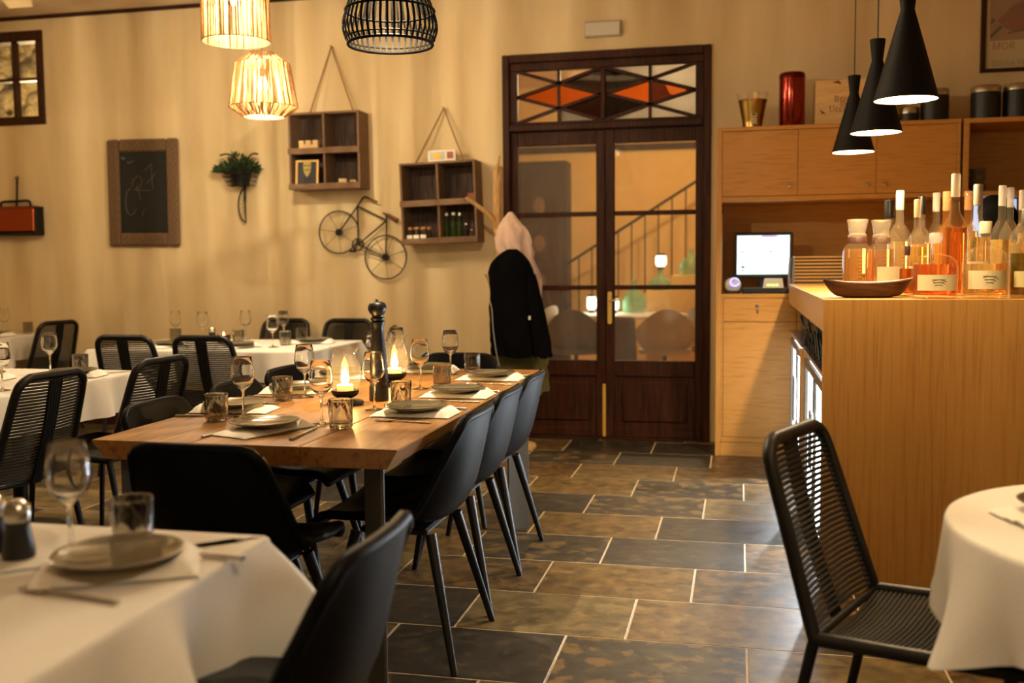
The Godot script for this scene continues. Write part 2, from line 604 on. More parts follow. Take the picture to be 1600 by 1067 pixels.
func build_shell() -> void:
	var w: Material = M.wall
	# back wall with the door opening and the window opening
	var wb := structure("wall_back")
	var b := MB.new()
	b.bx(Vector3(-6.7, 0, ZW - 0.22), Vector3(-1.674, 2.423, ZW))
	b.bx(Vector3(-5.447, 2.423, ZW - 0.22), Vector3(-1.674, CEIL, ZW))
	b.bx(Vector3(-6.7, 3.164, ZW - 0.22), Vector3(-5.447, CEIL, ZW))
	b.bx(Vector3(-6.7, 2.423, ZW - 0.22), Vector3(-6.45, 3.164, ZW))
	b.bx(Vector3(-1.674, 2.758, ZW - 0.22), Vector3(-0.197, CEIL, ZW))
	b.bx(Vector3(-0.197, 0, ZW - 0.22), Vector3(3.4, CEIL, ZW))
	part(b, "plaster", w, wb)
	sbox("wall_left", Vector3(-6.7, 0, ZW), Vector3(-6.5, CEIL, 2.6), w)
	sbox("wall_right", Vector3(3.2, 0, ZW), Vector3(3.4, CEIL, 2.6), w)
	sbox("wall_front", Vector3(-6.7, 0, 2.4), Vector3(3.4, CEIL, 2.6), w)
	sbox("ceiling", Vector3(-6.7, CEIL, ZW - 0.22), Vector3(3.4, CEIL + 0.2, 2.6), M.ceiling)
	# thin dark strip under the ceiling along the back wall
	sbox("trim_1", Vector3(-6.5, CEIL - 0.03, ZW), Vector3(3.2, CEIL - 0.002, ZW + 0.02), M.door_wood, 0.004)
	sbox("baseboard_back", Vector3(-6.5, 0, ZW), Vector3(-1.68, 0.1, ZW + 0.015), M.door_wood, 0.004)

func bar_seg(b: MB, p: Vector2, q: Vector2, w: float, z0: float, z1: float) -> void:
	var d := (q - p).normalized()
	var s := Vector2(-d.y, d.x) * w * 0.5
	b.prism(PackedVector2Array([p + s, q + s, q - s, p - s]), z0, z1)

func pane_poly(pts: Array, m: Material, parent: Node, z: float, t := 0.004) -> void:
	var b := MB.new()
	b.prism(PackedVector2Array(pts), z - t / 2, z + t / 2)
	part(b, "glass_pane", m, parent)

func build_door() -> void:
	var d := structure("door_1")
	var z0 := ZW - 0.12
	var z1 := ZW + 0.025
	var b := MB.new()
	b.bx(Vector3(-1.674, 0, z0), Vector3(-1.622, 2.758, z1), 0.006)
	b.bx(Vector3(-0.249, 0, z0), Vector3(-0.197, 2.758, z1), 0.006)
	b.bx(Vector3(-1.622, 2.70, z0), Vector3(-0.249, 2.758, z1), 0.006)
	b.bx(Vector3(-1.622, 2.215, z0), Vector3(-0.249, 2.262, z1), 0.006)
	part(b, "door_frame", M.door_wood, d)
	var zt0 := ZW - 0.06
	var zt1 := ZW - 0.01
	# transom sash: lattice of bars with a pane in each opening
	var X0 := -1.568
	var X1 := -0.304
	var Y0 := 2.28
	var Y1 := 2.645
	b = MB.new()
	b.bx(Vector3(-1.622, Y1, zt0), Vector3(-0.249, 2.70, zt1 + 0.01), 0.004)
	b.bx(Vector3(-1.622, 2.262, zt0), Vector3(-0.249, Y0, zt1 + 0.01), 0.004)
	b.bx(Vector3(-1.622, Y0, zt0), Vector3(X0, Y1, zt1 + 0.01), 0.004)
	b.bx(Vector3(X1, Y0, zt0), Vector3(-0.249, Y1, zt1 + 0.01), 0.004)
	b.bx(Vector3(-0.966, Y0, zt0), Vector3(-0.934, Y1, zt1 + 0.006), 0.004)
	var orange := solid_glass(Color(0.96, 0.56, 0.16))
	var amber := solid_glass(Color(0.42, 0.20, 0.06))
	var wine := solid_glass(Color(0.20, 0.045, 0.02))
	var night := solid_glass(Color(0.10, 0.05, 0.06))
	var pale: Material = M.pane
	var lace := relief(solid_glass(Color(0.66, 0.63, 0.58), 0.45), noise(40, 0.06, [], 256, 256, 0.0, 2, FastNoiseLite.TYPE_CELLULAR), 0.5)
	lace.albedo_color.a = 0.55
	lace.uv1_triplanar = true
	lace.uv1_scale = Vector3(6, 6, 6)
	var panes := []
	var halves := [[X0, -0.966], [-0.934, X1]]
	for hf in 2:
		var a: float = halves[hf][0]
		var c: float = halves[hf][1]
		var mx := (a + c) / 2
		var my := (Y0 + Y1) / 2
		var U := Vector2(mx, lerpf(Y1, Y0, 0.26))
		var L := Vector2(mx, lerpf(Y1, Y0, 0.74))
		var TL := Vector2(a, Y1)
		var TR := Vector2(c, Y1)
		var BL := Vector2(a, Y0)
		var BR := Vector2(c, Y0)
		var LM := Vector2(a, my)
		var RM := Vector2(c, my)
		var T := Vector2(mx, Y1)
		var Bm := Vector2(mx, Y0)
		for s in [[TL, U], [U, TR], [LM, U], [U, RM], [LM, L], [L, RM], [BL, L], [L, BR]]:
			bar_seg(b, s[0], s[1], 0.021, zt0 + 0.01, zt1)
		b.bx(Vector3(mx - 0.011, Y0, zt0 + 0.012), Vector3(mx + 0.011, Y1, zt1 - 0.004))
		var tones: Array = [pale, pale, pale, wine, orange, orange, pale, pale, lace, wine] if hf == 0 else [night, lace, lace, lace, orange, amber, night, lace, lace, lace]
		var shapes := [[TL, LM, U], [TL, U, T], [T, U, TR], [TR, U, RM], [LM, U, L], [U, RM, L], [LM, BL, L], [BL, Bm, L], [Bm, BR, L], [RM, BR, L]]
		for k in 10:
			panes.append([shapes[k], tones[k]])
	var ts := part(b, "transom_lattice", M.door_wood, d)
	for q in panes:
		pane_poly(q[0], q[1], ts, ZW - 0.04)
	# leaves
	var leaves := [[-1.622, -0.937, -1.573, -1.001, "left"], [-0.935, -0.249, -0.871, -0.302, "right"]]
	for k in 2:
		var e: Array = leaves[k]
		b = MB.new()
		var za := ZW - 0.07
		var zb := ZW - 0.02
		b.bx(Vector3(e[0], 0.012, za), Vector3(e[2], 2.213, zb), 0.004)
		b.bx(Vector3(e[3], 0.012, za), Vector3(e[1], 2.213, zb), 0.004)
		b.bx(Vector3(e[2], 2.115, za), Vector3(e[3], 2.213, zb), 0.004)
		b.bx(Vector3(e[2], 0.455, za), Vector3(e[3], 0.567, zb), 0.004)
		b.bx(Vector3(e[2], 0.012, za), Vector3(e[3], 0.075, zb), 0.004)
		b.bx(Vector3(e[2], 1.604, za + 0.01), Vector3(e[3], 1.636, zb - 0.005), 0.004)
		b.bx(Vector3(e[2], 1.077, za + 0.01), Vector3(e[3], 1.109, zb - 0.005), 0.004)
		var leaf := part(b, "door_leaf", M.door_wood, d)
		b = MB.new()
		b.bx(Vector3(e[2], 0.075, za + 0.012), Vector3(e[3], 0.455, zb - 0.02))
		b.bx(Vector3(e[2] + 0.05, 0.12, za + 0.012), Vector3(e[3] - 0.05, 0.41, zb - 0.006), 0.012)
		part(b, "panel", M.door_wood, leaf)
		for y in [[0.567, 1.077], [1.109, 1.604], [1.636, 2.115]]:
			b = MB.new()
			b.bx(Vector3(e[2], y[0], ZW - 0.047), Vector3(e[3], y[1], ZW - 0.043))
			part(b, "glass_pane", M.pane, leaf)
		if k == 0:
			b = MB.new()
			b.bx(Vector3(-0.957, 0.014, ZW - 0.02), Vector3(-0.934, 0.398, ZW - 0.006), 0.003)
			part(b, "astragal_strip", mat(rgb(206, 160, 66), 0.5), leaf, "yellow wooden strip at the foot of the door leaf")
		else:
			b = MB.new()
			var pl := PackedVector2Array()
			for q in 13:
				pl.append(Vector2(-0.904 + cos(PI * q / 12) * 0.015, 1.05 + sin(PI * q / 12) * 0.015))
			for q in 7:
				pl.append(Vector2(-0.904 - cos(PI * q / 6) * 0.015, 0.845 - sin(PI * q / 6) * 0.015))
			b.prism(pl, ZW - 0.02, ZW - 0.012)
			b.tube([Vector3(-0.904, 1.0, ZW - 0.015), Vector3(-0.904, 1.0, ZW + 0.03)], 0.008, 10)
			b.tube(smooth_path([Vector3(-0.904, 1.0, ZW + 0.03), Vector3(-0.87, 1.002, ZW + 0.035), Vector3(-0.80, 1.012, ZW + 0.032)], 8), 0.007, 10)
			part(b, "handle", M.brass, leaf, "brass handle on a long back plate")
	sbox("trim_2", Vector3(-1.674, 0.0, ZW - 0.2), Vector3(-0.197, 0.012, ZW + 0.02), M.door_wood, 0.003)

func build_window() -> void:
	var d := structure("window_1")
	var b := MB.new()
	var z0 := ZW - 0.1
	var z1 := ZW + 0.02
	b.bx(Vector3(-6.45, 3.082, z0), Vector3(-5.447, 3.164, z1), 0.006)
	b.bx(Vector3(-6.45, 2.423, z0), Vector3(-5.447, 2.49, z1), 0.006)
	b.bx(Vector3(-5.506, 2.49, z0), Vector3(-5.447, 3.082, z1), 0.006)
	b.bx(Vector3(-6.45, 2.49, z0), Vector3(-6.39, 3.082, z1), 0.006)
	part(b, "window_frame", M.door_wood, d)
	b = MB.new()
	for x in [-5.73, -5.95, -6.17]:
		b.bx(Vector3(x - 0.012, 2.49, z0 + 0.03), Vector3(x + 0.012, 3.082, z1 - 0.02), 0.003)
	b.bx(Vector3(-6.39, 2.774, z0 + 0.03), Vector3(-5.506, 2.798, z1 - 0.022), 0.003)
	part(b, "glazing_bar", M.door_wood, d)
	var xs := [-6.39, -6.17, -5.95, -5.73, -5.506]
	for i in 4:
		for y in [[2.49, 2.786], [2.786, 3.082]]:
			b = MB.new()
			b.bx(Vector3(xs[i], y[0], ZW - 0.052), Vector3(xs[i + 1], y[1], ZW - 0.048))
			part(b, "glass_pane", M.pane, d)
	# lit bank of rubble stones outside
	var bank := thing("rubble_bank", "pale rubble stone bank lit up outside the small high window", "stones", Vector3(-6.9, 0, -9.4))
	b = MB.new()
	b.bx(Vector3(-1.6, 0.0, -1.2), Vector3(2.2, 1.9, 0.0))
	part(b, "earth_core", mat(rgb(120, 100, 70), 0.95), bank)
	var st := tri_mat(noise(41, 0.03, [[0.0, rgb(132, 112, 78)], [0.5, rgb(196, 176, 130)], [1.0, rgb(226, 210, 170)]], 256, 256, 20.0, 5), Vector3(2, 2, 2), 0.95)
	var g := []
	for q in 4:
		g.append(rock_mesh(q, 0.16))
	rng.seed = 77
	for i in 15:
		for j in 16:
			var o := MeshInstance3D.new()
			o.mesh = g[rng.randi() % 4]
			o.material_override = st
			o.name = "stone"
			bank.add_child(o, true)
			var yy := 1.7 + j * 0.15
			var slope := -0.35 * (yy - 1.7)
			o.position = Vector3(-1.5 + i * 0.25 + rng.randf() * 0.14, yy + rng.randf() * 0.06, slope + rng.randf() * 0.12)
			o.rotation = Vector3(rng.randf() * 6, rng.randf() * 6, rng.randf() * 6)
			o.scale = Vector3.ONE * (0.7 + rng.randf() * 0.6)
	# garden lamp that lights the bank
	var lamp := thing("garden_lamp", "small garden lamp lighting the rubble stones outside the window", "lamp", Vector3(-6.2, 0, -8.1))
	b = MB.new()
	b.tube([Vector3(0, 0, 0), Vector3(0, 2.2, 0)], 0.02, 8)
	part(b, "post", M.black_metal, lamp)
	b = MB.new()
	b.lathe([Vector2(0.001, 2.22), Vector2(0.05, 2.24), Vector2(0.05, 2.32), Vector2(0.001, 2.34)], 16)
	part(b, "lamp_bulb", glow(Color(1, 0.85, 0.6), 3.0), lamp)
	omni(Vector3(-6.2, 2.28, -8.1), Color(1, 0.86, 0.62), 5.0, 0.03, "garden_light")

func rock_mesh(seed_: int, r: float) -> ArrayMesh:
	var f := FastNoiseLite.new()
	f.seed = seed_
	f.frequency = 0.9
	var g := []
	for i in 7:
		var row := []
		var th := PI * i / 6
		for j in 8:
			var ph := TAU * j / 8
			var dd := Vector3(sin(th) * cos(ph), cos(th) * 0.7, sin(th) * sin(ph))
			row.append(dd * r * (1.0 + 0.5 * f.get_noise_3dv(dd * 1.4)))
		g.append(row)
	var b := MB.new()
	b.surf(g, true, true)
	return b.mesh()

# ------------------------------------------------------------------ furniture
func make_leather_chair() -> Node3D:
	var t := thing("shell_chair", "black leather shell chair with slanted black legs", "chair")
	var prof := smooth_path([Vector3(0.186, 0.79, -0.275), Vector3(0.21, 0.66, -0.25), Vector3(0.232, 0.53, -0.215), Vector3(0.245, 0.455, -0.16), Vector3(0.243, 0.43, -0.06), Vector3(0.236, 0.438, 0.1), Vector3(0.22, 0.452, 0.2), Vector3(0.205, 0.435, 0.24)], 30)
	var curl := [0.025, 0.055, 0.085, 0.1, 0.07, 0.035, 0.015, 0.0]
	var g := []
	for i in prof.size():
		var c: Vector3 = prof[i]
		var f := float(i) / (prof.size() - 1) * 7.0
		var q: int = min(int(f), 6)
		var cu: float = lerpf(curl[q], curl[q + 1], f - q)
		var row := []
		var back: float = clampf(1.0 - (f - 2.2) / 1.8, 0.0, 1.0)
		for j in 19:
			var u := (j - 9) / 9.0
			var e := absf(u) ** 2.6 * cu
			var corner: float = absf(u) ** 9.0 * 0.03 * maxf(0.0, 1.0 - f * 0.8)
			row.append(Vector3(u * c.x, c.y + e * (1.0 - back) - corner, c.z + e * back))
		g.append(row)
	var b := MB.new()
	b.shell(g, 0.026)
	part(b, "seat_shell", M.leather, t)
	# piping along the rim
	b = MB.new()
	var rim := []
	for j in 19: rim.append(g[0][j] + Vector3(0, 0.002, 0.012))
	for i in range(1, g.size()): rim.append(g[i][18] + Vector3(0.002, 0.0, 0.012) * (1.0 if i < 14 else 0.3) + Vector3(0, 0.0 if i < 14 else 0.012, 0))
	for j in range(17, -1, -1): rim.append(g[g.size() - 1][j] + Vector3(0, 0.01, 0.002))
	for i in range(g.size() - 2, 0, -1): rim.append(g[i][0] + Vector3(-0.002, 0.0, 0.012) * (1.0 if i < 14 else 0.3) + Vector3(0, 0.0 if i < 14 else 0.012, 0))
	b.tube(rim, 0.0155, 6, true)
	part(b, "piping", M.leather, t)
	b = MB.new()
	b.bx(Vector3(-0.14, 0.405, -0.11), Vector3(0.14, 0.426, 0.12), 0.008)
	part(b, "seat_bracket", M.black_metal, t)
	for sx in [-1, 1]:
		for sz in [-1, 1]:
			b = MB.new()
			b.tube([Vector3(sx * 0.15, 0.415, sz * 0.125), Vector3(sx * 0.245, 0.0, sz * 0.225)], [0.019, 0.0115], 8)
			part(b, "leg", M.black_metal, t)
	return t

func make_rope_chair() -> Node3D:
	var t := thing("cord_chair", "black cord chair", "chair")
	var BL := Vector3(-0.215, 0.43, -0.2)
	var TLp := Vector3(-0.178, 0.855, -0.335)
	var mx := Vector3(-1, 1, 1)
	var back := smooth_path([BL, BL.lerp(TLp, 0.5), BL.lerp(TLp, 0.86), TLp + Vector3(0.016, -0.018, 0.005), TLp + Vector3(0.055, 0, 0)], 20)
	var loop := back.duplicate()
	for i in range(back.size() - 1, -1, -1):
		loop.append(back[i] * mx)
	var b := MB.new()
	b.tube(loop, 0.017, 8)
	part(b, "back_frame", M.black_metal, t)
	b = MB.new()
	var FL := Vector3(-0.225, 0.452, 0.235)
	var sl := smooth_path([BL, BL.lerp(FL, 0.5), FL + Vector3(0, 0, -0.04), FL + Vector3(0.03, -0.004, 0.012), FL + Vector3(0.08, -0.004, 0.015)], 16)
	var sloop := sl.duplicate()
	for i in range(sl.size() - 1, -1, -1):
		sloop.append(sl[i] * mx)
	b.tube(sloop, 0.017, 8)
	b.tube([BL, BL * mx], 0.011, 6)
	part(b, "seat_frame", M.black_metal, t)
	# centre brace behind the cords
	b = MB.new()
	for k in 5:
		b.tube(smooth_path([Vector3(-0.02 + 0.01 * k, 0.42, -0.225), Vector3(-0.026 + 0.013 * k, 0.62, -0.295), Vector3(-0.03 + 0.015 * k, 0.84, -0.347)], 8), 0.0075, 6)
	part(b, "back_brace", M.black_metal, t)
	b = MB.new()
	for k in 32:
		var f := 0.04 + 0.92 * k / 31.0
		var p := BL.lerp(TLp, f)
		var w := 0.0 if f < 0.9 else (f - 0.9) * 0.12
		var l := Vector3(p.x + w, p.y, p.z)
		var m := Vector3(0, p.y - 0.004, p.z - 0.016)
		b.tube([l, l.lerp(m, 0.5) + Vector3(0, 0, -0.005), m, (l * mx).lerp(m, 0.5) + Vector3(0, 0, -0.005), l * mx], 0.0053, 5, false, false)
	part(b, "back_cords", M.cord, t)
	b = MB.new()
	for k in 36:
		var f := 0.03 + 0.93 * k / 35.0
		var p := BL.lerp(FL, f)
		b.tube([p, Vector3(p.x * 0.5, p.y - 0.014, p.z), Vector3(0, p.y - 0.02, p.z), Vector3(-p.x * 0.5, p.y - 0.014, p.z), p * mx], 0.0047, 5, false, false)
	part(b, "seat_cords", M.cord, t)
	for s in [-1, 1]:
		b = MB.new()
		b.tube([Vector3(s * 0.222, 0.44, 0.2), Vector3(s * 0.235, 0.0, 0.235)], [0.014, 0.011], 8)
		part(b, "leg", M.black_metal, t)
		b = MB.new()
		b.tube([Vector3(s * 0.215, 0.43, -0.2), Vector3(s * 0.23, 0.0, -0.29)], [0.014, 0.011], 8)
		part(b, "leg", M.black_metal, t)
	return t

func build_long_table() -> void:
	var t := thing("dining_table", "long solid wood dining table with steel plate legs, set for eight", "table")
	var x0 := -1.874
	var x1 := -0.918
	var z0 := -4.71
	var z1 := -2.605
	var y := 0.76
	var seams := [x0, -1.55, -1.21, x1]
	for k in 3:
		var a: float = seams[k] + (0.0 if k == 0 else 0.0012)
		var c: float = seams[k + 1] - (0.0 if k == 2 else 0.0012)
		var poly := PackedVector2Array([Vector2(a, y - 0.004), Vector2(a + 0.003, y), Vector2(c - 0.003, y), Vector2(c, y - 0.004), Vector2(c - (0.03 if k == 2 else 0.0), y - 0.056), Vector2(a + (0.05 if k == 0 else 0.0), y - 0.056)])
		var b := MB.new()
		b.prism(poly, z0, z1)
		part(b, "plank", M.table_wood, t)
	var b2 := MB.new()
	b2.bx(Vector3(-1.75, 0.68, -4.55), Vector3(-1.05, 0.704, -4.45), 0.003)
	b2.bx(Vector3(-1.75, 0.68, -2.86), Vector3(-1.05, 0.704, -2.76), 0.003)
	part(b2, "under_rail", M.black_metal, t)
	for sx in [-1, 1]:
		for sz in [-1, 1]:
			var c := Vector3(-1.396 + sx * 0.375, 0.352, -3.6575 + sz * 0.962)
			var b := MB.new()
			b.x = Transform3D(Basis(Vector3.UP, (PI / 4) * (-1 if sx * sz > 0 else 1)), c)
			b.box(Vector3.ZERO, Vector3(0.115, 0.704, 0.012), 0.002)
			part(b, "leg", M.steel_leg, t)

func cloth_table(x0: float, x1: float, z0: float, z1: float, label: String, clabel: String, drop: float, seed_: int, turn := 0.0) -> void:
	var c := Vector3((x0 + x1) / 2, 0, (z0 + z1) / 2)
	var hx := (x1 - x0) / 2
	var hz := (z1 - z0) / 2
	var t := thing("dining_table", label, "table", c, turn)
	var b := MB.new()
	b.bx(Vector3(-hx, 0.715, -hz), Vector3(hx, 0.745, hz), 0.004)
	part(b, "tabletop", M.black_wood, t)
	var feet := [0.0] if maxf(hx, hz) < 0.6 else [-0.55, 0.55]
	for f in feet:
		b = MB.new()
		b.x = Transform3D(Basis(), Vector3(f * hx if hx > hz else 0.0, 0, f * hz if hz >= hx else 0.0))
		b.lathe([Vector2(0, 0), Vector2(0.2, 0), Vector2(0.195, 0.012), Vector2(0.035, 0.03), Vector2(0.03, 0.69), Vector2(0.12, 0.7), Vector2(0.12, 0.715), Vector2(0, 0.715)], 20)
		part(b, "pedestal", M.black_metal, t)
	# cloth: flat top, rounded over the edge, hanging in soft folds, corners hanging lowest
	var ring := []
	var r := 0.03
	var per := 30
	var sides := [[Vector2(hx, -hz), Vector2(hx, hz)], [Vector2(hx, hz), Vector2(-hx, hz)], [Vector2(-hx, hz), Vector2(-hx, -hz)], [Vector2(-hx, -hz), Vector2(hx, -hz)]]
	for s in 4:
		var A: Vector2 = sides[s][0]
		var B: Vector2 = sides[s][1]
		var nn := Vector2((B - A).y, -(B - A).x).normalized()
		for k in per:
			var f := (k + 0.5) / per
			# more points near the corners
			f = f - sin(TAU * f) * 0.09
			var p := A.lerp(B, f)
			var near: float = minf(f, 1.0 - f) * (B - A).length()
			var toc := (A if f < 0.5 else B).normalized()
			var cr: float = clampf(1.0 - near / 0.16, 0.0, 1.0)
			cr = cr * cr * (3.0 - 2.0 * cr)
			var dirn := nn.lerp(toc, cr * 0.5).normalized()
			ring.append([p, dirn, cr, f * (B - A).length() + s * 3.1])
	var g := []
	for lev in 15:
		var row := []
		for e in ring:
			var p: Vector2 = e[0]
			var dn: Vector2 = e[1]
			var cr: float = e[2]
			var ph: float = e[3]
			if lev == 0:
				row.append(Vector3(p.x * 0.02, 0.75, p.y * 0.02))
			elif lev == 1:
				row.append(Vector3(p.x - dn.x * 0.06, 0.75, p.y - dn.y * 0.06))
			elif lev < 5:
				var a := (lev - 2) / 2.0 * PI / 2
				var q := p + dn * 0.008 * sin(a)
				row.append(Vector3(q.x, 0.75 - 0.012 * (1.0 - cos(a)), q.y))
			else:
				var d := (lev - 4) / 10.0
				var fold: float = (0.024 * sin(ph * 17.0 + seed_) + 0.014 * sin(ph * 31.0 + seed_ * 2.0)) * (1.7 if seed_ == 1 else 1.0)
				var out: float = 0.008 + d * (0.02 + fold) + cr * d * 0.05 + 0.03 * cr * sin(d * PI * 0.9)
				var q := p + dn * out
				row.append(Vector3(q.x, 0.738 - d * (drop * (1.0 + 0.32 * cr)), q.y))
		g.append(row)
	b = MB.new()
	b.surf(g, true, true)
	single(b, "tablecloth", M.cloth, clabel, "tablecloth", c, turn)

func round_cloth_table() -> void:
	var c := Vector3(0.87, 0, -2.1)
	var t := thing("dining_table", "small round pedestal table under a white cloth beside the bar", "table", c)
	var b := MB.new()
	b.lathe([Vector2(0.001, 0.715), Vector2(0.455, 0.715), Vector2(0.455, 0.745), Vector2(0.001, 0.745)], 40)
	part(b, "tabletop", M.black_wood, t)
	b = MB.new()
	b.lathe([Vector2(0.001, 0.0), Vector2(0.22, 0.0), Vector2(0.21, 0.015), Vector2(0.04, 0.03), Vector2(0.035, 0.7), Vector2(0.1, 0.715)], 24)
	part(b, "pedestal", M.black_metal, t)
	var g := []
	for lev in 16:
		var row := []
		for k in 96:
			var a := TAU * k / 96
			var d3 := Vector3(cos(a), 0, sin(a))
			if lev == 0:
				row.append(d3 * 0.01 + Vector3(0, 0.75, 0))
			elif lev == 1:
				row.append(d3 * 0.42 + Vector3(0, 0.75, 0))
			elif lev < 5:
				var q := (lev - 2) / 2.0 * PI / 2
				row.append(d3 * (0.452 + 0.01 * sin(q)) + Vector3(0, 0.75 - 0.012 * (1.0 - cos(q)), 0))
			else:
				var d := (lev - 4) / 11.0
				var fold := 0.032 * sin(a * 9.0 + 0.8) + 0.018 * sin(a * 15.0 + 2.0)
				var hang := 0.2 + 0.035 * cos(a * 4.0 + 0.4) + 0.012 * sin(a * 9.0)
				row.append(d3 * (0.462 + d * (0.02 + fold * sqrt(d))) + Vector3(0, 0.738 - d * hang, 0))
		g.append(row)
	b = MB.new()
	b.surf(g, true, true)
	single(b, "tablecloth", M.cloth, "white cloth hanging in folds from the round table beside the bar", "tablecloth", c)

# ------------------------------------------------------------------ tableware
func make_wine_glass() -> Node3D:
	var t := thing("wine_glass", "empty stemmed wine glass", "wine glass")
	var b := MB.new()
	var p := [Vector2(0.0, 0.0005), Vector2(0.034, 0.0005), Vector2(0.0345, 0.002), Vector2(0.02, 0.0045), Vector2(0.008, 0.008), Vector2(0.0042, 0.016), Vector2(0.0036, 0.05), Vector2(0.0042, 0.085), Vector2(0.009, 0.095), Vector2(0.022, 0.104), Vector2(0.032, 0.116), Vector2(0.0385, 0.133), Vector2(0.039, 0.15), Vector2(0.036, 0.175), Vector2(0.031, 0.204), Vector2(0.0304, 0.2055), Vector2(0.0296, 0.204), Vector2(0.0346, 0.175), Vector2(0.0376, 0.15), Vector2(0.037, 0.134), Vector2(0.0308, 0.118), Vector2(0.02, 0.107), Vector2(0.0, 0.101)]
	b.lathe(p, 28, 60.0)
	part(b, "bowl_and_stem", M.crystal, t)
	return t

func make_tumbler() -> Node3D:
	var t := thing("tumbler", "smoky ribbed glass tumbler", "tumbler")
	var f := FastNoiseLite.new()
	f.seed = 5
	f.frequency = 1.0
	var g := []
	var K := 48
	var pr := [[0.0, 0.0], [0.032, 0.0], [0.036, 0.004]]
	for i in range(0, 13):
		pr.append([0.0365 + 0.0015 * i / 12.0, 0.008 + 0.082 * i / 12.0])
	pr.append([0.037, 0.092])
	for i in range(12, -1, -1):
		pr.append([0.0325 + 0.0022 * i / 12.0, 0.016 + 0.074 * i / 12.0])
	pr.append([0.0, 0.013])
	for i in pr.size():
		var row := []
		for k in K:
			var a := TAU * k / K
			var r: float = pr[i][0]
			if i > 2 and i < 16:
				r += 0.0032 * f.get_noise_3d(cos(a) * 5.0, pr[i][1] * 22.0, sin(a) * 5.0)
			row.append(Vector3(cos(a) * r, pr[i][1], sin(a) * r))
		g.append(row)
	var b := MB.new()
	b.surf(g, true, true)
	part(b, "glass_body", M.smoke, t)
	return t

func make_plate() -> Node3D:
	var t := thing("dinner_plate", "grey-green glazed plate", "plate")
	var b := MB.new()
	b.lathe([Vector2(0, 0), Vector2(0.062, 0), Vector2(0.066, 0.002), Vector2(0.1, 0.012), Vector2(0.1075, 0.0155), Vector2(0.1085, 0.0175), Vector2(0.106, 0.0185), Vector2(0.098, 0.0155), Vector2(0.07, 0.0075), Vector2(0.0, 0.006)], 40, 50.0)
	part(b, "dish", M.plate, t)
	return t

func make_napkin(w: float, d: float, seed_: int) -> ArrayMesh:
	var f := FastNoiseLite.new()
	f.seed = seed_
	f.frequency = 9.0
	var top := []
	var bot := []
	for i in 13:
		var r1 := []
		var r2 := []
		for j in 19:
			var u := j / 9.0 - 1.0
			var s := i / 6.0 - 1.0
			var px := u * w / 2 * (1.0 + 0.05 * f.get_noise_2d(s, 3.0))
			var pz := s * d / 2 * (1.0 + 0.06 * f.get_noise_2d(u, 7.0))
			var edge: float = (1.0 - absf(u) ** 8.0) * (1.0 - absf(s) ** 6.0)
			var roll: float = 0.013 * exp(-pow((u - 0.82) / 0.14, 2.0))
			var gap: float = absf(u) ** 4.0
			r1.append(Vector3(px, 0.003 + edge * (0.012 + roll * 1.4 + gap * 0.006 * (1.0 + f.get_noise_2d(px * 12, pz * 12))), pz))
			r2.append(Vector3(px, 0.0005, pz))
		top.append(r1); bot.append(r2)
	var b := MB.new()
	b.surf(top, false, true)
	b.surf(bot)
	return b.mesh()

func make_fork() -> Node3D:
	var t := thing("dinner_fork", "steel dinner fork", "fork")
	var b := MB.new()
	# handle runs along -x to +x, tines at +x
	var path := [Vector3(-0.1, 0.004, 0), Vector3(-0.06, 0.005, 0), Vector3(0.0, 0.006, 0), Vector3(0.03, 0.009, 0), Vector3(0.05, 0.006, 0)]
	b.x = Transform3D(Basis.from_scale(Vector3(1, 0.5, 1.0)), Vector3.ZERO)
	b.tube(path, [0.0075, 0.006, 0.004, 0.004, 0.008], 8)
	part(b, "handle", M.steel, t)
	b = MB.new()
	b.bx(Vector3(0.048, 0.002, -0.0115), Vector3(0.066, 0.0045, 0.0115), 0.001)
	for k in 4:
		var z := -0.0095 + 0.0063 * k
		b.tube([Vector3(0.064, 0.0035, z), Vector3(0.085, 0.0022, z), Vector3(0.1, 0.004, z)], [0.0022, 0.002, 0.0012], 6)
	part(b, "tines", M.steel, t)
	return t

func make_knife() -> Node3D:
	var t := thing("table_knife", "steel table knife", "knife")
	var b := MB.new()
	b.x = Transform3D(Basis.from_scale(Vector3(1, 0.55, 1.0)), Vector3.ZERO)
	b.tube([Vector3(-0.11, 0.007, 0), Vector3(-0.07, 0.0075, 0), Vector3(-0.01, 0.0065, 0)], [0.008, 0.0075, 0.0055], 8)
	part(b, "handle", M.steel, t)
	b = MB.new()
	var poly := PackedVector2Array([Vector2(-0.012, -0.004), Vector2(0.0, -0.009), Vector2(0.07, -0.0095), Vector2(0.095, -0.007), Vector2(0.11, 0.004), Vector2(0.1, 0.007), Vector2(-0.012, 0.005)])
	b.x = Transform3D(Basis(Vector3.RIGHT, PI / 2), Vector3(0, 0.004, 0))
	b.prism(poly, 0.0, 0.0018)
	part(b, "blade", M.steel, t)
	return t

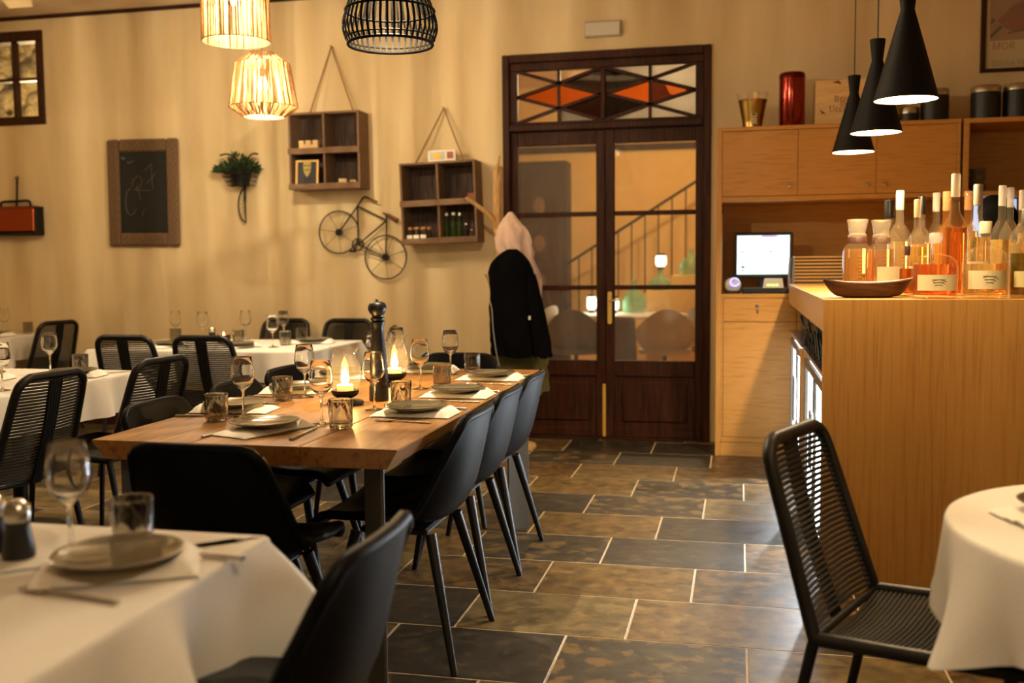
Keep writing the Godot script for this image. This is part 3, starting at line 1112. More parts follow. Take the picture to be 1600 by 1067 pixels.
func make_lantern() -> Node3D:
	var t := thing("candle_lantern", "glass hurricane lantern with lit candle on a black iron stand", "lantern")
	var b := MB.new()
	b.lathe([Vector2(0, 0), Vector2(0.066, 0), Vector2(0.068, 0.006), Vector2(0.064, 0.014), Vector2(0.03, 0.017), Vector2(0.024, 0.024), Vector2(0, 0.024)], 28)
	part(b, "foot", M.black_iron, t)
	b = MB.new()
	b.lathe([Vector2(0, 0.024), Vector2(0.026, 0.024), Vector2(0.044, 0.034), Vector2(0.05, 0.046), Vector2(0.05, 0.054), Vector2(0.046, 0.054), Vector2(0.044, 0.046), Vector2(0, 0.044)], 28)
	part(b, "cup", M.black_iron, t)
	b = MB.new()
	b.lathe([Vector2(0.040, 0.047), Vector2(0.05, 0.06), Vector2(0.06, 0.085), Vector2(0.0615, 0.11), Vector2(0.056, 0.14), Vector2(0.046, 0.17), Vector2(0.042, 0.187), Vector2(0.045, 0.2), Vector2(0.054, 0.212)], 32, 60.0)
	b.lathe([Vector2(0.038, 0.047), Vector2(0.048, 0.06), Vector2(0.058, 0.085), Vector2(0.0595, 0.11), Vector2(0.054, 0.14), Vector2(0.044, 0.17), Vector2(0.04, 0.187), Vector2(0.043, 0.2), Vector2(0.0525, 0.212)], 32, 60.0)
	b.tube(circle(Vector3(0, 0.212, 0), 0.0535, 32, Vector3.RIGHT, Vector3.BACK), 0.0016, 6, true)
	part(b, "glass_chimney", M.clear, t)
	b = MB.new()
	b.lathe([Vector2(0, 0.044), Vector2(0.03, 0.044), Vector2(0.03, 0.072), Vector2(0.026, 0.074), Vector2(0, 0.07)], 24)
	part(b, "candle", M.wax, t)
	b = MB.new()
	b.lathe([Vector2(0, 0.072), Vector2(0.011, 0.079), Vector2(0.016, 0.092), Vector2(0.013, 0.112), Vector2(0.006, 0.128), Vector2(0, 0.144)], 16, 60.0)
	part(b, "candle_flame", M.flame, t)
	return t

func build_pepper_mill() -> void:
	var t := thing("pepper_mill", "tall black turned wooden pepper mill on the long table", "pepper mill", Vector3(-1.322, 0.76, -3.56))
	var b := MB.new()
	b.lathe([Vector2(0, 0), Vector2(0.036, 0), Vector2(0.037, 0.01), Vector2(0.036, 0.055), Vector2(0.032, 0.06), Vector2(0.032, 0.066), Vector2(0.036, 0.072), Vector2(0.036, 0.085), Vector2(0.034, 0.14), Vector2(0.028, 0.2), Vector2(0.0225, 0.26), Vector2(0.0235, 0.282), Vector2(0.028, 0.29), Vector2(0.028, 0.297), Vector2(0.0225, 0.3), Vector2(0, 0.301)], 32, 35.0)
	part(b, "body", M.black_wood, t)
	b = MB.new()
	b.lathe([Vector2(0, 0.301), Vector2(0.022, 0.301), Vector2(0.026, 0.306), Vector2(0.026, 0.312), Vector2(0.021, 0.316), Vector2(0.021, 0.322), Vector2(0.027, 0.328), Vector2(0.0345, 0.342), Vector2(0.035, 0.354), Vector2(0.029, 0.367), Vector2(0.015, 0.373), Vector2(0.0, 0.374)], 32, 50.0)
	part(b, "cap", M.black_wood, t)
	b = MB.new()
	b.lathe([Vector2(0, 0.373), Vector2(0.006, 0.373), Vector2(0.0075, 0.378), Vector2(0.006, 0.384), Vector2(0, 0.386)], 16)
	part(b, "finial", M.brass, t, "small brass knob")

func make_shaker(black: bool) -> Node3D:
	var t := thing("pepper_grinder", "small glass-topped grinder", "grinder")
	var b := MB.new()
	b.lathe([Vector2(0, 0), Vector2(0.028, 0), Vector2(0.029, 0.01), Vector2(0.025, 0.035), Vector2(0.021, 0.055), Vector2(0.023, 0.065), Vector2(0, 0.066)], 24)
	part(b, "base", M.black_plastic if black else M.white_plastic, t)
	b = MB.new()
	b.lathe([Vector2(0, 0.066), Vector2(0.022, 0.066), Vector2(0.024, 0.078), Vector2(0.021, 0.095), Vector2(0.012, 0.104), Vector2(0, 0.106)], 24, 60.0)
	part(b, "dome", M.steel, t)
	return t

# ------------------------------------------------------------------ lamps
const WARM := Color(1.0, 0.91, 0.76)

func strip(b: MB, p0: Vector3, p1: Vector3, out: Vector3, w: float, th: float) -> void:
	var d := (p1 - p0)
	var s := d.cross(out).normalized() * w * 0.5
	var o := out.normalized() * th * 0.5
	b.fquad(p0 - s + o, p0 + s + o, p1 + s + o, p1 - s + o, out)
	b.fquad(p0 - s - o, p0 + s - o, p1 + s - o, p1 - s - o, -out)
	b.fquad(p0 + s + o, p0 + s - o, p1 + s - o, p1 + s + o, s)
	b.fquad(p0 - s + o, p0 - s - o, p1 - s - o, p1 - s + o, -s)

func bulb(t: Node3D, y: float, e: float) -> void:
	var b := MB.new()
	b.lathe([Vector2(0, y - 0.055), Vector2(0.018, y - 0.05), Vector2(0.029, y - 0.032), Vector2(0.028, y - 0.012), Vector2(0.016, y + 0.016), Vector2(0.013, y + 0.03), Vector2(0, y + 0.03)], 20, 60.0)
	part(b, "light_bulb", glow(Color(1, 0.88, 0.66), 9.0), t)
	b = MB.new()
	b.lathe([Vector2(0, y + 0.03), Vector2(0.02, y + 0.03), Vector2(0.02, y + 0.075), Vector2(0, y + 0.085)], 16)
	part(b, "lamp_socket", M.black_plastic, t)
	omni(t.position + Vector3(0, y - 0.03, 0), WARM, e, 0.01)

func cord_up(t: Node3D, y: float) -> void:
	var b := MB.new()
	b.tube([Vector3(0, y, 0), Vector3(0, CEIL, 0)], 0.0035, 6)
	b.lathe([Vector2(0, CEIL - 0.03), Vector2(0.045, CEIL - 0.028), Vector2(0.05, CEIL)], 16)
	part(b, "power_cord", M.black_plastic, t)

func wicker_shade(called: String, label: String, at: Vector3, prof: Array, count: int, seed_: int, e: float, by: float, cover: float) -> Node3D:
	var t := thing(called, label, "pendant lamp", at)
	var straw := tri_mat(noise(60 + seed_, 0.06, [[0.0, rgb(104, 70, 34)], [0.5, rgb(160, 120, 70)], [1.0, rgb(206, 168, 112)]]), Vector3(9, 1.5, 9), 0.8)
	straw.backlight_enabled = true
	straw.backlight = Color(0.5, 0.42, 0.29)
	rng.seed = seed_
	var b := MB.new()
	for s in prof.size() - 1:
		var p: Vector2 = prof[s]
		var q: Vector2 = prof[s + 1]
		var rm: float = maxf(p.x, q.x)
		for k in count:
			var clump := sin(k * 0.83 + seed_) * 0.5 + sin(k * 0.37 + seed_ * 2.0) * 0.5
			if rng.randf() > cover + 0.2 * clump:
				continue
			var a := TAU * (k + rng.randf() * 0.9) / count
			var a2 := a + (rng.randf() - 0.5) * 0.05
			var c0 := Vector3(cos(a), 0, sin(a))
			var c1 := Vector3(cos(a2), 0, sin(a2))
			var j := (rng.randf() - 0.5) * 0.006
			strip(b, c0 * (p.x + j) + Vector3(0, p.y, 0), c1 * (q.x + j) + Vector3(0, q.y, 0), (c0 + c1), TAU * rm / count * (0.45 + rng.randf() * 0.75), 0.0012)
	part(b, "shade", straw, t)
	b = MB.new()
	for p in prof:
		b.tube(circle(Vector3(0, p.y, 0), p.x, 40, Vector3.RIGHT, Vector3.BACK), 0.0028, 6, true)
	part(b, "shade_ring", mat(rgb(96, 66, 34), 0.7), t)
	b = MB.new()
	var top: Vector2 = prof[0]
	for k in 3:
		var a := TAU * k / 3
		b.tube([Vector3(cos(a) * top.x, top.y, sin(a) * top.x), Vector3(0, by + 0.08, 0)], 0.0022, 5)
	part(b, "shade_spider", M.black_metal, t)
	bulb(t, by, e)
	cord_up(t, by + 0.08)
	return t

func build_pendants() -> void:
	wicker_shade("wicker_pendant_lamp", "straw drum pendant lamp glowing above the bell-shaped one", Vector3(-2.62, 0, -5.0), [Vector2(0.172, 2.88), Vector2(0.178, 2.46)], 260, 31, 2.0, 2.70, 0.8)
	wicker_shade("wicker_pendant_lamp", "straw bell-shaped pendant lamp with tapered foot, glowing over wall table", Vector3(-2.87, 0, -5.8), [Vector2(0.075, 2.573), Vector2(0.165, 2.508), Vector2(0.208, 2.245), Vector2(0.124, 2.186)], 300, 32, 2.3, 2.40, 0.8)
	# one more of the same kind hangs over tables behind the camera
	wicker_shade("wicker_pendant_lamp", "straw drum pendant lamp hanging behind the camera over the aisle", Vector3(0.2, 0, -0.75), [Vector2(0.172, 2.46), Vector2(0.178, 2.04)], 150, 33, 1.7, 2.26, 0.8)
	wicker_shade("wicker_pendant_lamp", "straw drum pendant lamp hanging toward the left wall", Vector3(-4.7, 0, -4.7), [Vector2(0.172, 2.78), Vector2(0.178, 2.36)], 200, 35, 2.2, 2.6, 0.8)
	# black basket
	var t := thing("basket_pendant_lamp", "black open slatted basket pendant lamp over the long wooden table", "pendant lamp", Vector3(-1.283, 0, -3.65))
	var prof := smooth_path([Vector3(0.07, 2.52, 0), Vector3(0.112, 2.38, 0), Vector3(0.149, 2.262, 0), Vector3(0.171, 2.195, 0), Vector3(0.177, 2.16, 0), Vector3(0.174, 2.132, 0), Vector3(0.157, 2.093, 0)], 14)
	var b := MB.new()
	for k in 44:
		var a := TAU * k / 44
		var c := Vector3(cos(a), 0, sin(a))
		for i in prof.size() - 1:
			strip(b, c * prof[i].x + Vector3(0, prof[i].y, 0), c * prof[i + 1].x + Vector3(0, prof[i + 1].y, 0), c, 0.0085, 0.003)
	part(b, "shade", M.black_cane, t)
	b = MB.new()
	for r in [[0.158, 2.093, 0.006], [0.167, 2.113, 0.003], [0.166, 2.216, 0.005], [0.07, 2.52, 0.005]]:
		b.tube(circle(Vector3(0, r[1], 0), r[0], 44, Vector3.RIGHT, Vector3.BACK), r[2], 6, true)
	part(b, "shade_ring", M.black_cane, t)
	bulb(t, 2.45, 4.2)
	cord_up(t, 2.53)
	# three cones over the bar
	var which := ["black cone pendant lamp over the round table", "black cone pendant lamp over the near end of the bar, largest in view", "black cone pendant lamp over the middle of the bar", "black cone pendant lamp over the bar end close to the cabinets"]
	var spots := [Vector3(0.95, 2.1, -2.0), Vector3(0.545, 1.808, -3.66), Vector3(0.557, 1.803, -4.515), Vector3(0.565, 1.822, -5.47)]
	for k in 4:
		var c := thing("cone_pendant_lamp", which[k], "pendant lamp", spots[k], 0.0, "" if k == 0 else "cone lamps over the bar")
		b = MB.new()
		b.lathe([Vector2(0.101, 0.002), Vector2(0.103, 0.0), Vector2(0.105, 0.002), Vector2(0.0225, 0.3), Vector2(0.026, 0.33), Vector2(0.0315, 0.385), Vector2(0.03, 0.387), Vector2(0.0, 0.387)], 40, 30.0)
		part(b, "shade", M.matt_black, c)
		b = MB.new()
		b.lathe([Vector2(0.1025, 0.003), Vector2(0.0205, 0.298), Vector2(0.0, 0.298)], 40, 30.0)
		part(b, "shade_lining", mat(rgb(214, 190, 140), 0.4), c)
		b = MB.new()
		var up := 0.09 if k == 0 else 0.0
		var br := 0.62 if k == 0 else 1.0
		b.lathe([Vector2(0.0, 0.028 + up), Vector2(0.04 * br, 0.03 + up), Vector2(0.062 * br, 0.05 + up), Vector2(0.05 * br, 0.1 + up), Vector2(0.02 * br, 0.13 + up), Vector2(0.0, 0.13 + up)], 24, 60.0)
		part(b, "light_bulb", glow(Color(1, 0.86, 0.6), 5.0), c)
		b = MB.new()
		b.tube([Vector3(0, 0.386, 0), Vector3(0, CEIL - spots[k].y, 0)], 0.003, 6)
		b.lathe([Vector2(0, CEIL - spots[k].y - 0.025), Vector2(0.04, CEIL - spots[k].y - 0.022), Vector2(0.045, CEIL - spots[k].y)], 16)
		part(b, "power_cord", M.black_plastic, c)
		omni(spots[k] + Vector3(0, 0.06 + up, 0), Color(1.0, 0.88, 0.68), [1.1, 1.2, 1.9, 2.9][k], 0.03, "cone_light")

# ------------------------------------------------------------------ things on the wall
func build_wall_shelf(x0: float, x1: float, y0: float, y1: float, tilt: float, label: String, apex: Vector3, e0: Vector3, e1: Vector3) -> void:
	var dz := 0.2
	var c := Vector3((x0 + x1) / 2, y0, ZW)
	var w := (x1 - x0) / 2
	var h := y1 - y0
	var t := thing("crate_shelf", label, "shelf", c)
	t.rotation.z = tilt
	var k := 0.016
	var b := MB.new()
	for q in [["side_board", Vector3(-w, 0, 0.002), Vector3(-w + k, h, dz)], ["side_board", Vector3(w - k, 0, 0.002), Vector3(w, h, dz)]]:
		b = MB.new(); b.bx(q[1], q[2], 0.002); part(b, q[0], M.crate_v, t)
	for q in [["top_board", h - k, h, dz], ["bottom_board", 0.0, k, dz], ["middle_board", h * 0.5 - k / 2, h * 0.5 + k / 2, dz - 0.004]]:
		b = MB.new(); b.bx(Vector3(-w + k, q[1], 0.012), Vector3(w - k, q[2], q[3]), 0.002); part(b, q[0], M.crate_h, t)
	for q in [[0.0, 0.043], [h * 0.5 - 0.022, h * 0.5 + 0.022]]:
		b = MB.new(); b.bx(Vector3(-w - 0.004, q[0], dz), Vector3(w + 0.001, q[1], dz + 0.012), 0.002); part(b, "front_slat", M.crate_h, t)
	for q in [[k, h * 0.5 - k / 2], [h * 0.5 + k / 2, h - k]]:
		b = MB.new(); b.bx(Vector3(-k / 2, q[0], 0.012), Vector3(k / 2, q[1], dz - 0.002), 0.002); part(b, "divider", M.crate_v, t)
	var n := 6
	for i in n:
		b = MB.new()
		var xa := -w + k + (2 * w - 2 * k) * i / n
		b.bx(Vector3(xa + 0.001, k, 0.002), Vector3(xa + (2 * w - 2 * k) / n - 0.001, h - k, 0.012), 0.001)
		part(b, "back_board", M.crate_back, t)
	b = MB.new()
	var A := t.transform.affine_inverse() * apex
	b.tube([t.transform.affine_inverse() * e0, A.lerp(t.transform.affine_inverse() * e0, 0.03), A, A.lerp(t.transform.affine_inverse() * e1, 0.03), t.transform.affine_inverse() * e1], 0.006, 7)
	part(b, "rope", M.rope, t, "hemp rope loop hung from a nail")
	b = MB.new()
	b.tube([A + Vector3(0, -0.002, -0.03), A + Vector3(0, 0.002, 0.02)], 0.004, 6)
	part(b, "nail", M.black_iron, t)

func small_bottle(label: String, at: Vector3, h: float, r: float, m: Material, cap: Material, called := "green_bottle", group := "") -> void:
	var t := thing(called, label, "bottle", at, 0.0, group)
	var b := MB.new()
	b.lathe([Vector2(0, 0), Vector2(r, 0), Vector2(r, h * 0.5), Vector2(r * 0.9, h * 0.6), Vector2(r * 0.42, h * 0.72), Vector2(r * 0.4, h * 0.9), Vector2(0, h * 0.9)], 16)
	part(b, "body", m, t)
	b = MB.new()
	b.lathe([Vector2(0, h * 0.9), Vector2(r * 0.48, h * 0.9), Vector2(r * 0.48, h), Vector2(0, h)], 12)
	part(b, "cap", cap, t)

func build_wall_things() -> void:
	# chalkboard
	var t := thing("chalkboard", "black chalkboard in a wicker frame with faint chalk scrawl", "chalkboard", Vector3(-4.585, 1.435, ZW + 0.004))
	t.rotation.z = -0.012
	var b := MB.new()
	b.bx(Vector3(-0.215, 0.095, 0.0), Vector3(0.215, 0.745, 0.016))
	part(b, "board", M.slate_board, t)
	b = MB.new()
	for q in [[-0.31, 0.0, -0.207, 0.836], [0.207, 0.0, 0.31, 0.836], [-0.207, 0.0, 0.207, 0.103], [-0.207, 0.737, 0.207, 0.836]]:
		b.bx(Vector3(q[0], q[1], 0.0), Vector3(q[2], q[3], 0.04), 0.014)
	part(b, "wicker_frame", M.wicker, t)
	b = MB.new()
	var z := 0.017
	var strokes := [
		[Vector3(-0.115, 0.455, z), Vector3(-0.145, 0.43, z), Vector3(-0.162, 0.35, z), Vector3(-0.15, 0.27, z), Vector3(-0.11, 0.245, z), Vector3(-0.07, 0.29, z)],
		[Vector3(-0.06, 0.475, z), Vector3(-0.045, 0.42, z), Vector3(-0.03, 0.365, z)],
		[Vector3(-0.1, 0.47, z), Vector3(-0.09, 0.52, z), Vector3(-0.04, 0.55, z), Vector3(-0.015, 0.51, z), Vector3(-0.04, 0.46, z), Vector3(-0.09, 0.44, z)],
		[Vector3(-0.08, 0.445, z), Vector3(0.0, 0.438, z), Vector3(0.06, 0.435, z)],
		[Vector3(0.005, 0.59, z), Vector3(0.035, 0.61, z), Vector3(0.07, 0.64, z), Vector3(0.072, 0.58, z), Vector3(0.08, 0.45, z)],
		[Vector3(0.03, 0.49, z), Vector3(0.07, 0.53, z), Vector3(0.105, 0.57, z)],
		[Vector3(-0.02, 0.24, z), Vector3(0.0, 0.29, z)]]
	for s in strokes:
		b.tube(smooth_path(s, 16), 0.0016, 5)
	for s in [[Vector3(-0.19, 0.685, z), Vector3(-0.185, 0.7, z), Vector3(-0.175, 0.68, z), Vector3(-0.16, 0.7, z)], [Vector3(-0.14, 0.66, z), Vector3(-0.12, 0.652, z), Vector3(-0.09, 0.668, z)]]:
		b.tube(smooth_path(s, 10), 0.003, 5)
	part(b, "chalk_writing", M.chalk, t, "faint chalk scrawl")
	# copper warming pan
	t = thing("copper_pan", "old copper warming box with iron handle hung on the wall", "copper pan", Vector3(-5.7, 1.545, ZW + 0.002))
	b = MB.new()
	b.bx(Vector3(-0.25, 0.0, 0.0), Vector3(0.185, 0.225, 0.09), 0.025)
	part(b, "copper_body", M.copper, t)
	b = MB.new()
	b.bx(Vector3(-0.258, -0.012, -0.0), Vector3(0.195, 0.012, 0.098), 0.004)
	b.bx(Vector3(0.18, -0.01, 0.0), Vector3(0.196, 0.22, 0.096), 0.003)
	part(b, "iron_rim", M.black_iron, t)
	b = MB.new()
	b.tube(smooth_path([Vector3(-0.16, 0.215, 0.05), Vector3(-0.15, 0.26, 0.05), Vector3(-0.02, 0.265, 0.05), Vector3(0.1, 0.265, 0.05), Vector3(0.115, 0.215, 0.05)], 20), 0.011, 8)
	b.tube([Vector3(-0.015, 0.22, 0.05), Vector3(-0.015, 0.44, 0.03)], 0.009, 8)
	b.tube(circle(Vector3(-0.015, 0.452, 0.03), 0.012, 14), 0.005, 6, true)
	part(b, "iron_handle", M.black_iron, t)
	# bicycle planter
	t = thing("bicycle_planter", "black wire bicycle-front wall planter with a leafy green plant", "planter", Vector3(-3.72, 1.61, ZW + 0.002))
	b = MB.new()
	for f in [0.0, 0.33, 0.66, 1.0]:
		var wx := lerpf(0.09, 0.125, f)
		var yy := lerpf(0.272, 0.37, f)
		var dz := lerpf(0.1, 0.14, f)
		b.tube([Vector3(-wx, yy, 0.01), Vector3(-wx, yy, dz), Vector3(wx, yy, dz), Vector3(wx, yy, 0.01)], 0.0035, 6)
	for k in 11:
		var u := k / 5.0 - 1.0
		b.tube([Vector3(u * 0.09, 0.272, 0.1), Vector3(u * 0.125, 0.37, 0.14)], 0.0022, 5)
	for k in 4:
		for s in [-1, 1]:
			b.tube([Vector3(s * 0.09, 0.272, 0.01 + k * 0.03), Vector3(s * 0.125, 0.37, 0.01 + k * 0.043)], 0.0022, 5)
	b.tube([Vector3(-0.09, 0.272, 0.05), Vector3(0.09, 0.272, 0.05)], 0.003, 5)
	part(b, "wire_basket", M.black_metal, t)
	b = MB.new()
	b.lathe([Vector2(0, 0.276), Vector2(0.07, 0.276), Vector2(0.092, 0.365), Vector2(0.085, 0.365), Vector2(0, 0.35)], 20, 40.0, 1.0, 0.62)
	var pot := part(b, "pot", M.black_plastic, t)
	pot.position.z = 0.068
	b = MB.new()
	b.tube([Vector3(0.015, 0.27, 0.03), Vector3(0.02, 0.15, 0.04)], [0.012, 0.009], 8)
	b.tube([Vector3(0.02, 0.16, 0.04), Vector3(0.02, 0.0, 0.04)], 0.005, 6)
	part(b, "fork", M.black_metal, t)
	b = MB.new()
	b.tube(arc(Vector3(0.02, 0.125, 0.04), 0.128, PI / 2 + 0.15, PI * 1.5, 24, Vector3(0.5, 0, 0.1), Vector3.UP), 0.006, 7)
	for k in 7:
		var a := PI * 0.55 + k * 0.42
		b.tube([Vector3(0.02, 0.125, 0.04), Vector3(0.02, 0.125, 0.04) + (Vector3(0.5, 0, 0.1) * cos(a) + Vector3.UP * sin(a)) * 0.126], 0.0014, 4)
	part(b, "half_wheel", M.black_metal, t)
	b = MB.new()
	b.tube(smooth_path([Vector3(-0.14, 0.5, 0.12), Vector3(-0.08, 0.51, 0.1), Vector3(-0.03, 0.47, 0.05), Vector3(0.0, 0.4, 0.02)], 14), 0.007, 7)
	b.tube(smooth_path([Vector3(0.175, 0.5, 0.12), Vector3(0.12, 0.505, 0.1), Vector3(0.05, 0.47, 0.05), Vector3(0.0, 0.4, 0.02)], 14), 0.007, 7)
	part(b, "handlebar", M.black_metal, t)
	b = MB.new()
	rng.seed = 9
	for k in 560:
		var a := rng.randf() * TAU
		var rr := sqrt(rng.randf()) * 0.175
		var c := Vector3(cos(a) * rr - 0.02, 0.37 + rng.randf() * 0.125 * (1.15 - rr / 0.19), 0.075 + sin(a) * rr * 0.42)
		var d := (c - Vector3(0, 0.33, 0.07)).normalized() + Vector3(rng.randf() - 0.5, rng.randf() - 0.3, rng.randf() - 0.5) * 0.7
		d = d.normalized()
		var s := d.cross(Vector3(rng.randf() - 0.5, rng.randf() - 0.5, rng.randf() - 0.5)).normalized()
		var l := 0.03 + rng.randf() * 0.03
		var w := 0.006 + rng.randf() * 0.005
		var nn := d.cross(s)
		b.fquad(c, c + d * l * 0.5 + s * w, c + d * l + nn * 0.004, c + d * l * 0.5 - s * w, nn)
	var fol := part(b, "foliage", M.leaf, t)
	fol.set_meta("kind", "stuff")
	# shelves
	build_wall_shelf(-3.255, -2.70, 1.83, 2.392, 0.006, "grey-brown crate wall shelf holding a framed portrait and small castle", Vector3(-2.973, 2.892, ZW + 0.03), Vector3(-3.14, 2.37, ZW + 0.09), Vector3(-2.775, 2.37, ZW + 0.09))
	build_wall_shelf(-2.385, -1.82, 1.42, 2.005, 0.03, "brown crate wall shelf holding green bottles and corked jars", Vector3(-2.11, 2.403, ZW + 0.03), Vector3(-2.32, 1.99, ZW + 0.09), Vector3(-1.94, 2.0, ZW + 0.09))
	# contents of the first shelf
	b = MB.new()
	b.bx(Vector3(-0.075, 0, -0.02), Vector3(0.075, 0.045, 0.02), 0.002)
	for k in 3:
		b.bx(Vector3(-0.075 + k * 0.055, 0.045, -0.02), Vector3(-0.035 + k * 0.055, 0.072, 0.02), 0.002)
	single(b, "toy_castle", M.pale_wood, "pale wooden block with castle battlements on the crate shelf", "block", Vector3(-3.12, 2.121, ZW + 0.14))
	t = thing("photo_frame", "gold-framed small portrait of a bearded face on dark ground, on the crate shelf", "picture", Vector3(-3.13, 1.849, ZW + 0.17))
	t.rotation = Vector3(-0.1, 0, 0)
	b = MB.new()
	b.bx(Vector3(-0.09, 0, 0), Vector3(-0.076, 0.2, 0.012), 0.002)
	b.bx(Vector3(0.076, 0, 0), Vector3(0.09, 0.2, 0.012), 0.002)
	b.bx(Vector3(-0.076, 0.186, 0), Vector3(0.076, 0.2, 0.012), 0.002)
	b.bx(Vector3(-0.076, 0.0, 0), Vector3(0.076, 0.012, 0.012), 0.002)
	part(b, "frame", mat(rgb(226, 178, 98), 0.5), t)
	b = MB.new()
	b.bx(Vector3(-0.076, 0.012, 0.0), Vector3(0.076, 0.186, 0.006))
	part(b, "picture_ground", mat(rgb(14, 14, 16), 0.5), t)
	b = MB.new()
	var face := PackedVector2Array([Vector2(-0.03, 0.186), Vector2(0.028, 0.186), Vector2(0.03, 0.15), Vector2(0.024, 0.11), Vector2(0.006, 0.078), Vector2(-0.006, 0.078), Vector2(-0.024, 0.11), Vector2(-0.031, 0.15)])
	b.prism(face, 0.006, 0.0068)
	part(b, "printed_face", mat(rgb(176, 158, 84), 0.6), t)
	b = MB.new()
	b.bx(Vector3(-0.024, 0.155, 0.0068), Vector3(-0.004, 0.163, 0.0074)); b.bx(Vector3(0.004, 0.155, 0.0068), Vector3(0.024, 0.163, 0.0074))
	b.bx(Vector3(-0.018, 0.124, 0.0068), Vector3(0.018, 0.131, 0.0074))
	b.bx(Vector3(-0.045, 0.012, 0.006), Vector3(0.05, 0.05, 0.0066))
	part(b, "printed_shade", mat(rgb(30, 36, 44), 0.6), t)
	for q in [[-2.855, 0.055, 0.03, "larger of two pale wood cubes on the crate shelf"], [-2.775, 0.046, 0.022, "smaller of two pale wood cubes on the crate shelf"]]:
		b = MB.new()
		b.bx(Vector3(-q[2], 0, -q[2]), Vector3(q[2], q[1], q[2]), 0.004)
		var cube := single(b, "wooden_cube", M.pale_wood, q[3], "block", Vector3(q[0], 1.849, ZW + 0.15), 0.3, "wooden cubes on the crate shelf")
	# contents of the second shelf (tilted by 0.03)
	var lift := func(x: float, y: float) -> float: return y + (x + 2.1025) * 0.03
	var cork := mat(rgb(190, 140, 92), 0.9)
	var jarm := glass(rgb(60, 50, 36), 0.45)
	var k2 := 0
	for q in [[-2.335, 0.165], [-2.285, 0.165], [-2.232, 0.165], [-2.318, 0.105], [-2.265, 0.105], [-2.213, 0.105]]:
		var jar := thing("spice_jar", "small corked glass jar with a white label in the front row of the crate shelf" if k2 < 3 else "small corked glass jar in the second row of the crate shelf", "jar", Vector3(q[0], lift.call(q[0], 1.437) + 0.001, ZW + q[1]), 0.0, "corked jars on the crate shelf" if k2 < 3 else "second row of corked jars")
		b = MB.new()
		b.lathe([Vector2(0, 0), Vector2(0.021, 0), Vector2(0.021, 0.07), Vector2(0.013, 0.082), Vector2(0.013, 0.09), Vector2(0, 0.09)], 16)
		part(b, "glass_body", jarm, jar)
		b = MB.new()
		b.lathe([Vector2(0, 0.09), Vector2(0.0135, 0.09), Vector2(0.0155, 0.108), Vector2(0, 0.108)], 14)
		part(b, "cork", cork, jar)
		if k2 < 3:
			b = MB.new()
			b.bx(Vector3(-0.021, 0.004, 0.0195), Vector3(0.021, 0.05, 0.0215), 0.001)
			part(b, "label", M.paper, jar)
		k2 += 1
	var green := glass(rgb(34, 62, 26), 0.55)
	var wht := mat(rgb(220, 214, 200), 0.5)
	small_bottle("green glass bottle with white stopper closest to the divider", Vector3(-2.07, lift.call(-2.07, 1.437) + 0.001, ZW + 0.13), 0.2, 0.022, green, wht, "green_bottle", "bottles on the crate shelf")
	small_bottle("green glass bottle with white stopper, middle one of three", Vector3(-2.018, lift.call(-2.018, 1.437) + 0.001, ZW + 0.13), 0.202, 0.024, green, wht, "green_bottle", "bottles on the crate shelf")
	small_bottle("green glass bottle with white stopper, right beside the small dark bottle", Vector3(-1.972, lift.call(-1.972, 1.437) + 0.001, ZW + 0.13), 0.198, 0.021, green, wht, "green_bottle", "bottles on the crate shelf")
	small_bottle("small dark bottle beside the green ones on the crate shelf", Vector3(-1.925, lift.call(-1.925, 1.437) + 0.001, ZW + 0.13), 0.12, 0.018, glass(rgb(30, 26, 22), 0.7), wht, "dark_bottle")
	small_bottle("tiny clear bottle at the side board of the crate shelf", Vector3(-1.885, lift.call(-1.885, 1.437) + 0.001, ZW + 0.13), 0.075, 0.013, M.clear, wht, "tiny_bottle")
	b = MB.new()
	b.bx(Vector3(-0.025, 0, -0.025), Vector3(0.025, 0.048, 0.025), 0.004)
	single(b, "copper_box", mat(rgb(140, 82, 56), 0.4, 0.4), "little copper-brown box in the upper corner of the crate shelf", "box", Vector3(-1.88, 1.731, ZW + 0.13))
	# card box standing on the second shelf
	t = thing("playing_card_box", "white card box with a yellow picture standing on the crate shelf", "box", Vector3(-2.105, 2.012, ZW + 0.1))
	t.rotation.z = 0.03
	b = MB.new()
	b.bx(Vector3(-0.105, 0, -0.012), Vector3(0.105, 0.082, 0.012), 0.002)
	part(b, "box_body", M.paper, t)
	b = MB.new()
	b.bx(Vector3(-0.09, 0.012, 0.012), Vector3(0.022, 0.07, 0.0135))
	part(b, "printed_picture", mat(rgb(186, 190, 178), 0.6), t)
	b = MB.new()
	b.lathe([Vector2(0, 0), Vector2(0.036, 0), Vector2(0.036, 0.0012), Vector2(0, 0.0012)], 20, 30.0, 1.0, 0.6)
	var yel := part(b, "printed_lemon", mat(rgb(226, 186, 70), 0.6), t)
	yel.transform = Transform3D(Basis(Vector3.RIGHT, PI / 2), Vector3(-0.034, 0.04, 0.0135))
	b = MB.new()
	b.bx(Vector3(0.04, 0.018, 0.012), Vector3(0.088, 0.066, 0.0135))
	part(b, "printed_stamp", mat(rgb(164, 92, 74), 0.6), t)
	# bicycle
	t = thing("bicycle_ornament", "black metal bicycle ornament tilted on the wall between the crate shelves", "bicycle", Vector3(0, 0, ZW + 0.035))
	var Wf := Vector3(-2.943, 1.517, 0)
	var Wr := Vector3(-2.575, 1.326, 0)
